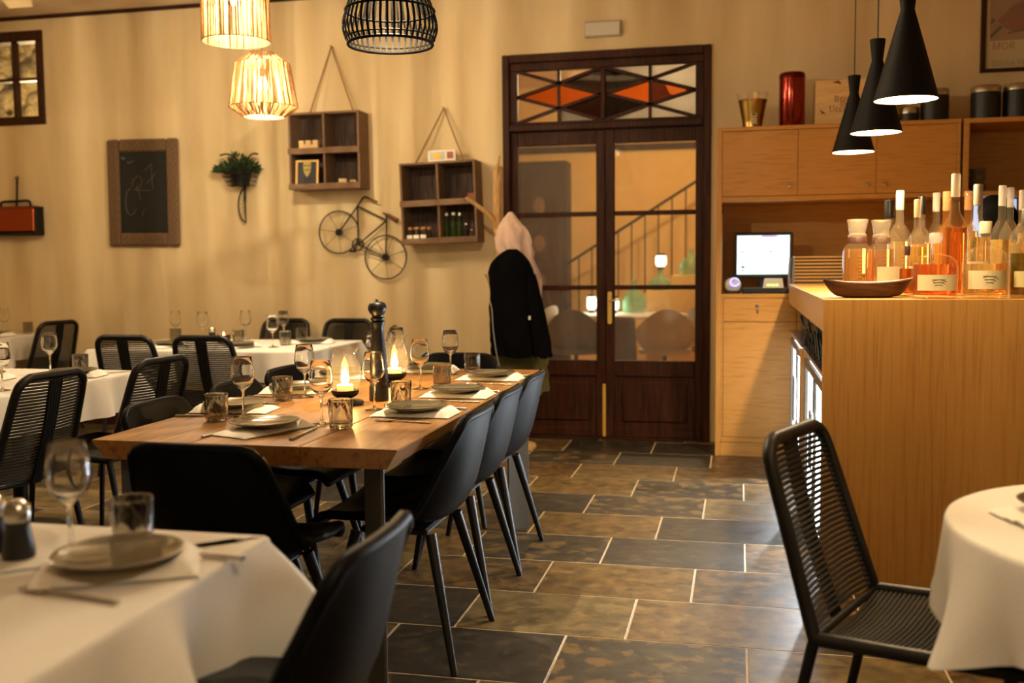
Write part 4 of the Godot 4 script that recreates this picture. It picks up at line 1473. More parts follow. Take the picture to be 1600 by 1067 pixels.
	for w in [["front_wheel", Wf, 0.158], ["rear_wheel", Wr, 0.162]]:
		b = MB.new()
		b.tube(circle(w[1], w[2], 40), 0.0055, 7, true)
		var wh := part(b, w[0], M.black_metal, t)
		for k in 7:
			var a := TAU * k / 7 + 0.3
			b = MB.new()
			b.tube([w[1], w[1] + Vector3(cos(a), sin(a), 0) * w[2]], 0.0017, 5)
			part(b, "spoke", M.brass if false else M.black_metal, wh)
		b = MB.new()
		b.x = Transform3D(Basis(Vector3.RIGHT, PI / 2), w[1])
		b.lathe([Vector2(0, -0.012), Vector2(0.026, -0.012), Vector2(0.026, 0.012), Vector2(0, 0.012)], 18)
		part(b, "hub", M.black_metal, wh)
	var head := Vector3(-2.79, 1.71, 0)
	var stem := Vector3(-2.745, 1.772, 0)
	var crank := Vector3(-2.79, 1.424, 0)
	var seatp := Vector3(-2.562, 1.6, 0)
	b = MB.new()
	for s in [[Wf, head], [head, stem], [head, crank], [head, seatp], [crank, seatp], [seatp, Wr], [crank, Wr], [seatp, seatp + Vector3(-0.005, 0.045, 0)]]:
		b.tube([s[0], s[1]], 0.006, 7)
	part(b, "frame", M.black_metal, t)
	b = MB.new()
	b.tube(smooth_path([stem, stem + Vector3(0.02, 0.006, 0), stem + Vector3(0.06, -0.012, 0.01)], 8), 0.006, 7)
	part(b, "handlebar", M.black_metal, t)
	b = MB.new()
	b.tube([stem + Vector3(0.055, -0.01, 0.01), stem + Vector3(0.115, -0.036, 0.012)], 0.009, 8)
	part(b, "grip", mat(rgb(110, 74, 44), 0.7), t)
	b = MB.new()
	b.tube([seatp + Vector3(-0.03, 0.055, 0), seatp + Vector3(0.02, 0.035, 0), seatp + Vector3(0.085, -0.005, 0)], [0.007, 0.013, 0.018], 10)
	part(b, "saddle", mat(rgb(92, 58, 36), 0.6), t)
	b = MB.new()
	b.tube(circle(crank + Vector3(0, 0, 0.01), 0.043, 24), 0.005, 6, true)
	b.tube([crank + Vector3(0.02, 0.03, 0.02), crank + Vector3(-0.03, -0.045, 0.02)], 0.006, 6)
	b.bx(crank + Vector3(-0.06, -0.058, 0.005), crank + Vector3(-0.01, -0.042, 0.035), 0.003)
	part(b, "crank", M.black_metal, t)
	b = MB.new()
	for k in 2:
		b.tube([crank + Vector3(0.0, -0.035 + 0.07 * k, 0.004), Wr + Vector3(0, -0.015 + 0.03 * k, 0.004)], 0.0025, 5)
	part(b, "chain", mat(rgb(96, 66, 42), 0.6, 0.4), t)
	# emergency sign box
	t = thing("exit_sign_box", "blank white emergency light box above the wooden door", "sign", Vector3(-0.945, 2.848, ZW + 0.001))
	b = MB.new()
	b.bx(Vector3(-0.13, 0, 0), Vector3(0.13, 0.108, 0.03), 0.004)
	part(b, "housing", mat(rgb(168, 160, 142), 0.5), t)
	b = MB.new()
	b.bx(Vector3(-0.122, 0.008, 0.03), Vector3(0.122, 0.1, 0.042), 0.004)
	part(b, "cover", mat(rgb(206, 200, 186), 0.2), t)
	# framed poster
	t = thing("framed_poster", "beer advertising poster in a dark frame above the cabinets", "poster", Vector3(1.515, 2.478, ZW + 0.001))
	b = MB.new()
	b.bx(Vector3(0.0, 0, 0), Vector3(0.03, 0.78, 0.03), 0.003)
	b.bx(Vector3(0.55, 0, 0), Vector3(0.58, 0.78, 0.03), 0.003)
	b.bx(Vector3(0.03, 0, 0), Vector3(0.55, 0.022, 0.03), 0.003)
	b.bx(Vector3(0.03, 0.758, 0), Vector3(0.55, 0.78, 0.03), 0.003)
	part(b, "frame", M.door_wood, t)
	b = MB.new()
	b.bx(Vector3(0.03, 0.022, 0.002), Vector3(0.55, 0.758, 0.008))
	part(b, "sheet", mat(rgb(196, 180, 140), 0.6), t)
	b = MB.new()
	b.bx(Vector3(0.055, 0.2, 0.008), Vector3(0.52, 0.73, 0.009))
	part(b, "printed_ground", mat(rgb(150, 112, 78), 0.6), t)
	b = MB.new()
	b.prism(PackedVector2Array([Vector2(0.14, 0.28), Vector2(0.2, 0.25), Vector2(0.34, 0.27), Vector2(0.4, 0.4), Vector2(0.3, 0.46), Vector2(0.19, 0.42), Vector2(0.1, 0.33)]), 0.009, 0.0098)
	part(b, "printed_shape", mat(rgb(128, 62, 36), 0.6), t)
	b = MB.new()
	b.prism(PackedVector2Array([Vector2(0.06, 0.215), Vector2(0.13, 0.28), Vector2(0.12, 0.3), Vector2(0.06, 0.24)]), 0.0098, 0.0104)
	b.prism(PackedVector2Array([Vector2(0.06, 0.3), Vector2(0.085, 0.33), Vector2(0.08, 0.345), Vector2(0.06, 0.33)]), 0.0098, 0.0104)
	b.prism(PackedVector2Array([Vector2(0.16, 0.24), Vector2(0.3, 0.262), Vector2(0.3, 0.275), Vector2(0.165, 0.25)]), 0.0098, 0.0104)
	part(b, "printed_shadow", mat(rgb(56, 44, 36), 0.6), t)
	for q in [["MOR", 0.045, 0.165, rgb(150, 92, 62)], ["BIRRA FR", 0.036, 0.055, rgb(150, 136, 96)]]:
		var tm := text_mesh(q[0], q[1], 0.001)
		tm.horizontal_alignment = HORIZONTAL_ALIGNMENT_LEFT
		var o := part(tm, "printed_text", mat(q[3], 0.7), t)
		o.position = Vector3(0.07, q[2], 0.0086)
	b = MB.new()
	b.bx(Vector3(0.03, 0.022, 0.014), Vector3(0.55, 0.758, 0.016))
	part(b, "glass_pane", M.pane, t)

# ------------------------------------------------------------------ coat stand
func coat(b: MB, lev: Array, seed_: float, folds: float, amp: float) -> void:
	# levels: [y, centre x, centre z, half width x, half depth z]
	var g := []
	var pts := []
	for l in lev: pts.append([Vector3(l[1], l[0], l[2]), Vector3(l[3], l[4], 0)])
	var path := []
	var rad := []
	for p in pts:
		path.append(p[0]); rad.append(p[1])
	var fn := FastNoiseLite.new()
	fn.seed = int(seed_ * 10.0) + 3
	fn.frequency = 4.0
	var n := 26
	var pp := smooth_path(path, n)
	var rr := smooth_path(rad, n)
	for i in n + 1:
		var row := []
		var f := float(i) / n
		for k in 40:
			var a := TAU * k / 40
			var w: float = 1.0 + amp * f * sin(a * folds + seed_ + f * 1.5) + amp * 0.6 * f * sin(a * (folds * 1.7) + seed_ * 2.0 - f)
			w += 0.5 * amp * fn.get_noise_3d(cos(a), pp[i].y * 1.6, sin(a)) * 4.0 * (0.35 + f)
			row.append(pp[i] + Vector3(cos(a) * rr[i].x * w, 0.01 * sin(a * 3.0 + seed_) * f, sin(a) * rr[i].y * w))
		g.append(row)
	b.surf(g, true, false)

func build_coats() -> void:
	var t := thing("coat_stand", "pale branch coat stand by the wooden door, hung with coats", "coat stand", Vector3(-1.56, 0, -6.72))
	var b := MB.new()
	b.tube(smooth_path([Vector3(0.03, 0.0, 0.02), Vector3(0.0, 0.6, 0), Vector3(-0.03, 1.2, 0.0), Vector3(-0.055, 1.6, 0.0), Vector3(-0.05, 1.78, 0), Vector3(-0.045, 1.93, 0.0)], 26), 0.03, 10)
	part(b, "trunk", M.branch, t)
	for q in [[Vector3(-0.055, 1.5, 0.0), Vector3(-0.1, 1.6, 0.05), Vector3(-0.25, 1.72, 0.1), 0.02], [Vector3(-0.04, 1.45, 0.0), Vector3(0.03, 1.53, 0.06), Vector3(0.075, 1.6, 0.1), 0.016], [Vector3(-0.02, 1.0, 0.0), Vector3(-0.08, 1.1, 0.04), Vector3(-0.13, 1.2, 0.06), 0.014], [Vector3(-0.045, 1.74, 0.0), Vector3(-0.06, 1.8, 0.02), Vector3(-0.03, 2.0, 0.03), 0.016]]:
		b = MB.new()
		b.tube(smooth_path([q[0], q[1], q[2]], 10), [q[3], q[3], q[3], q[3] * 0.95, q[3] * 0.9, q[3] * 0.85, q[3] * 0.8, q[3] * 0.75, q[3] * 0.7, q[3] * 0.65, q[3] * 0.5], 8)
		part(b, "branch", M.branch, t)
	b = MB.new()
	b.lathe([Vector2(0, 0), Vector2(0.2, 0), Vector2(0.2, 0.02), Vector2(0.05, 0.035), Vector2(0, 0.035)], 28)
	part(b, "base", M.branch, t)
	b = MB.new()
	coat(b, [[1.612, -1.487, -6.56, 0.012, 0.01], [1.54, -1.487, -6.555, 0.062, 0.05], [1.44, -1.47, -6.55, 0.1, 0.075], [1.2, -1.44, -6.58, 0.105, 0.09], [0.95, -1.44, -6.59, 0.11, 0.09]], 1.0, 4.0, 0.24)
	var pink := tri_mat(noise(70, 0.1, [[0.0, rgb(214, 182, 164)], [1.0, rgb(230, 202, 184)]]), Vector3(6, 6, 6), 0.95)
	single(b, "pink_coat", pink, "pale pink hooded coat hanging from the branch stand", "coat", Vector3.ZERO)
	b = MB.new()
	coat(b, [[1.1, -1.46, -6.62, 0.09, 0.07], [0.9, -1.455, -6.62, 0.17, 0.09], [0.7, -1.45, -6.62, 0.19, 0.1], [0.5, -1.445, -6.62, 0.185, 0.1], [0.4, -1.44, -6.62, 0.18, 0.1]], 2.0, 5.0, 0.09)
	var olive := mat(rgb(86, 78, 36), 0.9)
	single(b, "olive_coat", olive, "olive green coat hanging lowest on the branch stand", "coat", Vector3.ZERO)
	t = thing("black_jacket", "black zipped jacket hanging in front of the other coats", "jacket", Vector3.ZERO)
	b = MB.new()
	coat(b, [[1.365, -1.455, -6.46, 0.03, 0.02], [1.325, -1.46, -6.46, 0.085, 0.06], [1.25, -1.47, -6.47, 0.14, 0.085], [1.1, -1.455, -6.49, 0.155, 0.1], [0.93, -1.45, -6.49, 0.168, 0.11], [0.77, -1.44, -6.49, 0.175, 0.11], [0.66, -1.425, -6.49, 0.172, 0.1]], 0.3, 5.0, 0.07)
	part(b, "body", M.black_cloth, t)
	b = MB.new()
	coat(b, [[1.2, -1.33, -6.46, 0.03, 0.03], [1.05, -1.31, -6.45, 0.048, 0.048], [0.85, -1.275, -6.44, 0.055, 0.05], [0.66, -1.245, -6.43, 0.058, 0.05]], 0.8, 3.0, 0.08)
	part(b, "sleeve", M.black_cloth, t)
	b = MB.new()
	b.tube(smooth_path([Vector3(-1.6, 1.03, -6.41), Vector3(-1.578, 0.97, -6.385), Vector3(-1.57, 0.85, -6.38), Vector3(-1.55, 0.7, -6.375), Vector3(-1.53, 0.6, -6.375)], 16), 0.004, 6)
	part(b, "zip", mat(rgb(180, 176, 168), 0.4, 0.7), t, "pale metal zip edge")
	b = MB.new()
	b.bx(Vector3(-1.335, 0.905, -6.392), Vector3(-1.32, 0.93, -6.388))
	part(b, "sleeve_badge", mat(rgb(220, 220, 214), 0.6), t, "small white badge")

# ------------------------------------------------------------------ cabinets behind the bar
func knob(b: MB, p: Vector3) -> void:
	b.x = Transform3D(Basis(Vector3.RIGHT, PI / 2), p)
	b.lathe([Vector2(0, 0), Vector2(0.005, 0), Vector2(0.005, 0.012), Vector2(0.011, 0.016), Vector2(0.011, 0.024), Vector2(0, 0.026)], 16)
	b.x = Transform3D()

func build_cabinets() -> void:
	var zf := -6.66
	var zb := ZW + 0.002
	# tall surround with the three-door upper cabinet
	var t := thing("upper_cabinet", "oak wall cabinet with three doors below the golden ice bucket", "cabinet", Vector3(-0.146, 0, zf))
	t.position = Vector3.ZERO
	var b := MB.new()
	b.bx(Vector3(-0.146, 0.0, zb), Vector3(-0.112, 2.126, zf), 0.002)
	single(b, "oak_side_panel", M.oak_v, "tall oak end panel standing beside the wooden door", "panel")
	b = MB.new()
	b.bx(Vector3(-0.112, 1.0625, zb), Vector3(1.322, 1.6535, zb + 0.018))
	single(b, "oak_backboard", M.oak_h, "oak backboard behind the till screen", "panel")
	b = MB.new()
	b.bx(Vector3(-0.112, 2.1, zb), Vector3(1.314, 2.126, zf), 0.002)
	b.bx(Vector3(-0.112, 1.655, zb), Vector3(1.314, 1.684, zf), 0.002)
	b.bx(Vector3(1.296, 1.684, zb), Vector3(1.314, 2.1, zf), 0.002)
	b.bx(Vector3(-0.112, 1.684, zb), Vector3(1.296, 2.1, zb + 0.012))
	part(b, "carcass", M.oak_h, t)
	for q in [[-0.110, 0.3555, 0.308], [0.3585, 0.8255, 0.774], [0.8285, 1.294, 0.878]]:
		b = MB.new()
		b.bx(Vector3(q[0], 1.687, zf - 0.02), Vector3(q[1], 2.097, zf - 0.001), 0.0015)
		var dr := part(b, "cabinet_door", M.oak_h, t)
		b = MB.new()
		knob(b, Vector3(q[2], 1.742, zf))
		part(b, "knob", M.steel, dr)
	b = MB.new()
	b.bx(Vector3(-0.111, 1.58, zf - 0.12), Vector3(-0.106, 1.64, zf - 0.06))
	part(b, "switch_plate", M.black_plastic, t)
	# second, open unit
	t = thing("open_cabinet", "open oak wall cabinet with stacked bowls, beside the three-door one", "cabinet", Vector3.ZERO)
	b = MB.new()
	b.bx(Vector3(1.33, 1.655, zb), Vector3(1.362, 2.126, zf), 0.002)
	b.bx(Vector3(2.6, 1.655, zb), Vector3(2.632, 2.126, zf), 0.002)
	b.bx(Vector3(1.362, 2.098, zb), Vector3(2.6, 2.126, zf), 0.002)
	b.bx(Vector3(1.362, 1.655, zb), Vector3(2.6, 1.684, zf), 0.002)
	b.bx(Vector3(1.362, 1.684, zb), Vector3(2.6, 2.098, zb + 0.012))
	part(b, "carcass", M.oak_h, t)
	b = MB.new()
	b.bx(Vector3(1.324, 1.062, zb), Vector3(2.632, 1.655, zb + 0.018))
	single(b, "oak_backboard", M.oak_h, "oak backboard below the open cabinet", "panel")
	# base cabinet
	t = thing("base_cabinet", "oak base cabinet with a locked drawer above a plain door", "cabinet", Vector3.ZERO)
	b = MB.new()
	b.bx(Vector3(-0.112, 0.09, zb), Vector3(2.632, 1.035, zf - 0.02))
	b.bx(Vector3(-0.112, 0.125, zf - 0.02), Vector3(-0.1, 1.035, zf), 0.001)
	b.bx(Vector3(-0.112, 0.092, zf - 0.02), Vector3(2.632, 0.125, zf), 0.002)
	part(b, "carcass", M.oak_h, t)
	b = MB.new()
	b.bx(Vector3(-0.112, 0.0, zb), Vector3(2.632, 0.09, zf - 0.003), 0.002)
	part(b, "plinth", M.oak_h, t)
	b = MB.new()
	b.bx(Vector3(-0.112, 1.036, zb), Vector3(2.632, 1.062, zf + 0.002), 0.002)
	part(b, "worktop", M.oak_h, t)
	for q in [[-0.098, 0.36], [0.364, 0.9], [0.904, 1.5], [1.504, 2.1], [2.104, 2.63]]:
		b = MB.new()
		b.bx(Vector3(q[0], 0.882, zf - 0.02), Vector3(q[1], 1.033, zf), 0.002)
		var dw := part(b, "drawer", M.oak_h, t)
		b = MB.new()
		knob(b, Vector3(lerpf(q[0], q[1], 0.47), 0.99, zf - 0.008))
		b.bx(Vector3(lerpf(q[0], q[1], 0.47) - 0.006, 0.935, zf), Vector3(lerpf(q[0], q[1], 0.47) + 0.006, 0.96, zf + 0.006), 0.002)
		part(b, "lock", M.steel, dw)
		b = MB.new()
		b.bx(Vector3(q[0], 0.128, zf - 0.02), Vector3(q[1], 0.879, zf), 0.002)
		part(b, "cabinet_door", M.oak_h, t)
	# stacked bowls in the open unit
	for k in 9:
		b = MB.new()
		b.lathe([Vector2(0, 0), Vector2(0.035, 0), Vector2(0.055, 0.016), Vector2(0.053, 0.016), Vector2(0.03, 0.004), Vector2(0, 0.004)], 20)
		single(b, "stacked_bowl", mat(rgb(150, 146, 138), 0.4), "grey bowl in the small stack inside the open cabinet", "bowl", Vector3(1.45, 1.685 + k * 0.0165, -6.84), 0.0, "bowls stacked in the open cabinet")
	# things on top of the wall cabinet
	t = thing("ice_bucket", "flared golden ice bucket with lettering, on top of the oak cabinet", "ice bucket", Vector3(0.078, 2.127, -6.88))
	b = MB.new()
	b.lathe([Vector2(0, 0), Vector2(0.063, 0), Vector2(0.064, 0.03), Vector2(0.07, 0.1), Vector2(0.083, 0.16), Vector2(0.094, 0.195), Vector2(0.092, 0.195), Vector2(0.06, 0.02), Vector2(0, 0.02)], 32, 40.0)
	part(b, "bucket", M.gold, t)
	b = MB.new()
	b.lathe([Vector2(0.094, 0.195), Vector2(0.112, 0.235), Vector2(0.11, 0.235), Vector2(0.092, 0.195)], 32, 40.0)
	part(b, "clear_rim", M.clear, t)
	var tm := text_mesh("MOËT", 0.035, 0.002, true)
	var o := part(tm, "lettering", mat(rgb(246, 232, 196), 0.4), t)
	o.transform = Transform3D(Basis(Vector3.BACK, PI / 2).scaled(Vector3(1, 1, 1)), Vector3(0.008, 0.1, 0.073))
	o.rotation = Vector3(-0.13, 0.0, PI / 2)
	t = thing("red_tin", "tall glossy red metallic tin on top of the oak cabinet", "tin", Vector3(0.326, 2.127, -6.88))
	b = MB.new()
	b.lathe([Vector2(0, 0), Vector2(0.08, 0), Vector2(0.082, 0.004), Vector2(0.082, 0.32), Vector2(0.0, 0.32)], 36)
	part(b, "body", M.red_tin, t)
	b = MB.new()
	b.lathe([Vector2(0, 0.32), Vector2(0.083, 0.32), Vector2(0.083, 0.345), Vector2(0.076, 0.358), Vector2(0, 0.36)], 36)
	part(b, "lid", mat(rgb(108, 36, 30), 0.25, 0.9), t)
	t = thing("wine_crate", "pale wooden wine crate with printed lettering on top of the oak cabinet", "crate", Vector3(0.66, 2.127, -6.93))
	b = MB.new()
	b.bx(Vector3(-0.19, 0, -0.1), Vector3(0.19, 0.3, 0.09), 0.003)
	part(b, "box", M.pale_wood, t)
	b = MB.new()
	b.bx(Vector3(-0.185, 0.004, 0.09), Vector3(0.185, 0.296, 0.098), 0.002)
	part(b, "sliding_lid", M.pale_wood, t)
	var ink := mat(rgb(128, 66, 40), 0.8)
	for q in [["Bricco", 0.175, 0.0], ["dell'", 0.145, 0.01], ["Uccellone", 0.112, 0.01]]:
		tm = text_mesh(q[0], 0.036, 0.001, true)
		o = part(tm, "printed_lettering", ink, t)
		o.position = Vector3(q[2], q[1], 0.0985)
	b = MB.new()
	b.prism(PackedVector2Array([Vector2(-0.09, 0.28), Vector2(-0.03, 0.265), Vector2(-0.05, 0.292)]), 0.098, 0.0988)
	b.prism(PackedVector2Array([Vector2(-0.165, 0.115), Vector2(-0.125, 0.085), Vector2(-0.15, 0.085)]), 0.098, 0.0988)
	part(b, "printed_mark", ink, t)
	var cl := ["black canister with steel lid standing alone right of the wine crate", "black canister with steel lid on the open cabinet, left of a pair", "black canister with steel lid on the open cabinet, right of a pair", "small black canister half hidden by a cone lamp"]
	var cp := [[1.2, 0.085, 0.215], [1.5, 0.088, 0.222], [1.69, 0.092, 0.226], [1.05, 0.06, 0.11]]
	for k in 4:
		t = thing("storage_canister", cl[k], "canister", Vector3(cp[k][0], 2.127, -6.9), 0.0, "black canisters on the cabinets")
		b = MB.new()
		var r: float = cp[k][1]
		var h: float = cp[k][2]
		b.lathe([Vector2(0, 0), Vector2(r, 0), Vector2(r, h - 0.04), Vector2(0, h - 0.04)], 32)
		part(b, "body", M.black_plastic, t)
		b = MB.new()
		b.lathe([Vector2(0, h - 0.04), Vector2(r * 1.01, h - 0.04), Vector2(r * 1.01, h - 0.006), Vector2(r * 0.96, h), Vector2(0, h)], 32)
		part(b, "lid", M.steel, t)
	# till screen and small machines on the worktop
	t = thing("till_screen", "till touch screen showing a bright white page on the oak worktop", "screen", Vector3(0.15, 1.063, -6.86))
	b = MB.new()
	b.bx(Vector3(-0.184, 0.096, -0.015), Vector3(0.192, 0.397, 0.012), 0.006)
	part(b, "bezel", M.black_plastic, t)
	b = MB.new()
	b.bx(Vector3(-0.165, 0.122, 0.012), Vector3(0.171, 0.377, 0.0135))
	part(b, "display_screen", glow(Color(0.86, 0.97, 1.0), 1.25), t)
	b = MB.new()
	b.bx(Vector3(-0.01, 0.364, 0.0135), Vector3(0.09, 0.377, 0.0142))
	part(b, "display_tab", glow(Color(0.75, 0.7, 0.92), 0.8), t)
	b = MB.new()
	for q in [[-0.14, -0.115], [-0.09, -0.075], [-0.055, -0.04], [-0.025, -0.012], [0.035, 0.07]]:
		b.bx(Vector3(q[0], 0.268, 0.0135), Vector3(q[1], 0.273, 0.0142))
	b.bx(Vector3(-0.138, 0.165, 0.0135), Vector3(-0.115, 0.176, 0.0142))
	b.bx(Vector3(-0.138, 0.146, 0.0135), Vector3(-0.12, 0.153, 0.0142))
	part(b, "display_text", mat(rgb(70, 84, 96), 0.8), t)
	b = MB.new()
	b.bx(Vector3(-0.06, 0, -0.09), Vector3(0.06, 0.012, 0.04), 0.004)
	b.bx(Vector3(-0.025, 0.01, -0.05), Vector3(0.025, 0.12, -0.012), 0.006)
	part(b, "stand", M.black_plastic, t)
	area(Vector3(0.153, 1.312, -6.842), Vector3(0, 0, 1), Vector2(0.33, 0.25), Color(0.86, 0.97, 1.0), 0.12, "screen_light")
	t = thing("receipt_printer", "flat black receipt printer under the touch screen", "printer", Vector3(0.1, 1.063, -6.72))
	b = MB.new()
	b.bx(Vector3(-0.08, 0, -0.05), Vector3(0.24, 0.035, 0.045), 0.006)
	part(b, "housing", M.black_plastic, t)
	t = thing("card_terminal", "grey card terminal with lit keys in front of the screen", "card terminal", Vector3(0.215, 1.099, -6.7))
	b = MB.new()
	b.prism(PackedVector2Array([Vector2(-0.065, 0), Vector2(0.065, 0), Vector2(0.055, 0.06), Vector2(-0.055, 0.06)]), -0.03, 0.03)
	part(b, "housing", M.grey_plastic, t)
	b = MB.new()
	for k in 3:
		b.bx(Vector3(-0.04 + k * 0.026, 0.014, 0.03), Vector3(-0.022 + k * 0.026, 0.024, 0.032))
	part(b, "key_light", glow(Color(0.85, 1.0, 0.5), 1.4), t)
	t = thing("barcode_scanner", "pale rounded scanner with a violet light ring beside the screen", "scanner", Vector3(-0.04, 1.063, -6.71))
	b = MB.new()
	b.x = Transform3D(Basis(Vector3.RIGHT, 0.9), Vector3(0, 0.055, 0))
	b.lathe([Vector2(0, -0.04), Vector2(0.035, -0.035), Vector2(0.052, -0.01), Vector2(0.052, 0.01), Vector2(0.035, 0.035), Vector2(0, 0.04)], 28, 60.0)
	part(b, "housing", M.grey_plastic, t)
	b = MB.new()
	b.lathe([Vector2(0, 0), Vector2(0.05, 0), Vector2(0.05, 0.015), Vector2(0, 0.02)], 24)
	part(b, "cradle", M.black_plastic, t)
	b = MB.new()
	b.tube(arc(Vector3(0.012, 0.075, 0.052), 0.028, 0.6, 5.9, 26, Vector3.RIGHT, Vector3(0, 0.9, -0.4)), 0.0045, 7)
	part(b, "light_ring", glow(Color(0.62, 0.6, 1.0), 2.2), t)
	# stack of menu boards with gilt edges
	var edge := mat(rgb(206, 166, 96), 0.35, 0.6)
	var dark := mat(rgb(26, 18, 14), 0.5)
	for k in 11:
		t = thing("menu_board", "lowest gilt-edged menu board of the flat stack beside the till" if k == 0 else ("topmost gilt-edged menu board of the flat stack beside the till" if k == 10 else "dark gilt-edged menu board inside the flat stack beside the till"), "menu", Vector3(0.495, 1.063 + k * 0.0215, -6.78), 0.0, "menu boards stacked beside the till")
		b = MB.new()
		b.bx(Vector3(-0.15, 0, -0.11), Vector3(0.15, 0.012, 0.1), 0.001)
		part(b, "board", dark, t)
		b = MB.new()
		b.bx(Vector3(-0.152, 0.012, -0.112), Vector3(0.152, 0.021, 0.104), 0.001)
		part(b, "gilt_edge", edge, t)
	t = thing("cable_coil", "black and white striped cable hanging beside the menu boards", "cable", Vector3(0.325, 1.063, -6.69))
	b = MB.new()
	for k in 2:
		b.tube(smooth_path([Vector3(k * 0.025 - 0.01, 0.0, 0.0), Vector3(k * 0.025 - 0.012, 0.12, 0.005), Vector3(k * 0.025 - 0.005, 0.23, 0.0)], 12), 0.0085, 8)
	part(b, "strands", relief(mat(rgb(126, 128, 132), 0.6), noise(81, 0.1, [], 128, 128), 0.2), t)
	# lit panel beyond the person
	t = thing("lit_display_panel", "bluish white lit display under the open cabinet behind the bottles", "display", Vector3(1.56, 1.3, -6.9))
	b = MB.new()
	b.bx(Vector3(-0.12, -0.02, -0.02), Vector3(0.14, 0.35, 0.0), 0.004)
	b.bx(Vector3(-0.06, -0.237, -0.02), Vector3(0.06, -0.02, 0.0), 0.004)
	part(b, "bezel", M.black_plastic, t)
	b = MB.new()
	b.bx(Vector3(-0.115, -0.015, 0.0), Vector3(0.135, 0.345, 0.002))
	part(b, "display_screen", glow(Color(0.72, 0.82, 1.0), 0.9), t)

# ------------------------------------------------------------------ bar
func build_bar() -> void:
	var X := 0.31
	var zn := -3.94
	var H := 1.125
	var t := thing("bar_counter", "oak bar counter with plain panelled front and thick top", "bar", Vector3.ZERO)
	var b := MB.new()
	b.bx(Vector3(X, 0.0, zn - 0.03), Vector3(1.12, H, zn), 0.0015)
	part(b, "front_panel", M.oak_v, t)
	b = MB.new()
	b.bx(Vector3(1.122, 0.0, zn - 0.03), Vector3(2.6, H, zn), 0.0015)
	part(b, "front_panel", M.oak_v, t)
	b = MB.new()
	b.bx(Vector3(X + 0.02, H - 0.03, -6.655), Vector3(0.95, H, zn - 0.03))
	b.bx(Vector3(0.95, H - 0.03, -5.0), Vector3(2.6, H, zn - 0.03))
	part(b, "counter_top", M.oak_z, t)
	b = MB.new()
	b.bx(Vector3(X, 1.003, -6.655), Vector3(X + 0.02, H, zn - 0.03), 0.0015)
	part(b, "side_apron", M.oak_z, t)
	b = MB.new()
	b.bx(Vector3(0.93, 0.0, -6.655), Vector3(0.95, 1.095, zn - 0.03))
	b.bx(Vector3(X, 0.0, -5.39), Vector3(0.93, 0.82, -5.26), 0.001)
	b.bx(Vector3(0.95, 0.0, -5.0), Vector3(2.6, 1.095, -4.98))
	part(b, "inner_panel", M.oak_v, t)
	# two double-door bottle coolers under the counter, facing the aisle
	for k in 2:
		var za: float = [-5.25, -6.64][k]
		var zb: float = [-4.0, -5.4][k]
		var zm := (za + zb) / 2
		t = thing("bottle_cooler", "lit glass-door bottle cooler in the bar side, next to front panel" if k == 0 else "lit glass-door bottle cooler in the bar side, next to cabinets", "cooler", Vector3.ZERO, 0.0, "coolers under the bar")
		b = MB.new()
		b.bx(Vector3(X + 0.05, 0.79, za), Vector3(0.92, 0.82, zb), 0.002)
		b.bx(Vector3(X + 0.05, 0.0, za), Vector3(0.92, 0.06, zb), 0.002)
		b.bx(Vector3(0.88, 0.06, za), Vector3(0.92, 0.79, zb))
		b.bx(Vector3(X + 0.05, 0.06, za), Vector3(0.88, 0.79, za + 0.02))
		b.bx(Vector3(X + 0.05, 0.06, zb - 0.02), Vector3(0.88, 0.79, zb))
		part(b, "housing", mat(rgb(170, 170, 168), 0.35, 0.6), t)
		b = MB.new()
		b.bx(Vector3(X + 0.005, 0.82, za), Vector3(0.92, 0.834, zb), 0.003)
		part(b, "steel_top", M.steel, t)
		b = MB.new()
		b.bx(Vector3(0.6, 0.07, za + 0.03), Vector3(0.61, 0.78, zb - 0.03))
		part(b, "inner_back", M.white_plastic, t)
		for s in 2:
			var z0 := za + 0.005 if s == 0 else zm + 0.005
			var z1 := zm - 0.005 if s == 0 else zb - 0.005
			b = MB.new()
			b.bx(Vector3(X + 0.015, 0.065, z0), Vector3(X + 0.03, 0.785, z0 + 0.025), 0.002)
			b.bx(Vector3(X + 0.015, 0.065, z1 - 0.025), Vector3(X + 0.03, 0.785, z1), 0.002)
			b.bx(Vector3(X + 0.015, 0.745, z0 + 0.03), Vector3(X + 0.03, 0.785, z1 - 0.025), 0.002)
			b.bx(Vector3(X + 0.015, 0.065, z0 + 0.03), Vector3(X + 0.03, 0.1, z1 - 0.025), 0.002)
			var dr := part(b, "cooler_door", mat(rgb(120, 116, 110), 0.4, 0.7), t)
			b = MB.new()
			b.bx(Vector3(X + 0.02, 0.1, z0 + 0.025), Vector3(X + 0.025, 0.745, z1 - 0.025))
			part(b, "glass_pane", M.cooler_pane, dr)
			b = MB.new()
			var hz := z1 - 0.045 if s == 0 else z0 + 0.045
			b.bx(Vector3(X + 0.0, 0.35, hz - 0.01), Vector3(X + 0.012, 0.6, hz + 0.01), 0.003)
			part(b, "handle", M.steel, dr)
		# upright light strips behind the door frames
		for q in [zm, za + 0.035]:
			b = MB.new()
			b.bx(Vector3(0.344, 0.08, q - 0.012), Vector3(0.47, 0.77, q + 0.012), 0.002)
			part(b, "light_tube", glow(Color(0.93, 0.97, 1.0), 4.5), t)
		area(Vector3(0.44, 0.42, zm + 0.02), Vector3(-1, 0, 0.45), Vector2(0.03, 0.66), Color(0.93, 0.97, 1.0), 3.2, "cooler_light")
	# clutter on the cooler tops; the black boxes are added to darken the gap
	var filler_labels := ["black box added to darken the cooler top gap next to cabinets", "black box added to darken the cooler top gap between the coolers", "low black box added to darken the cooler top gap under the near counter"]
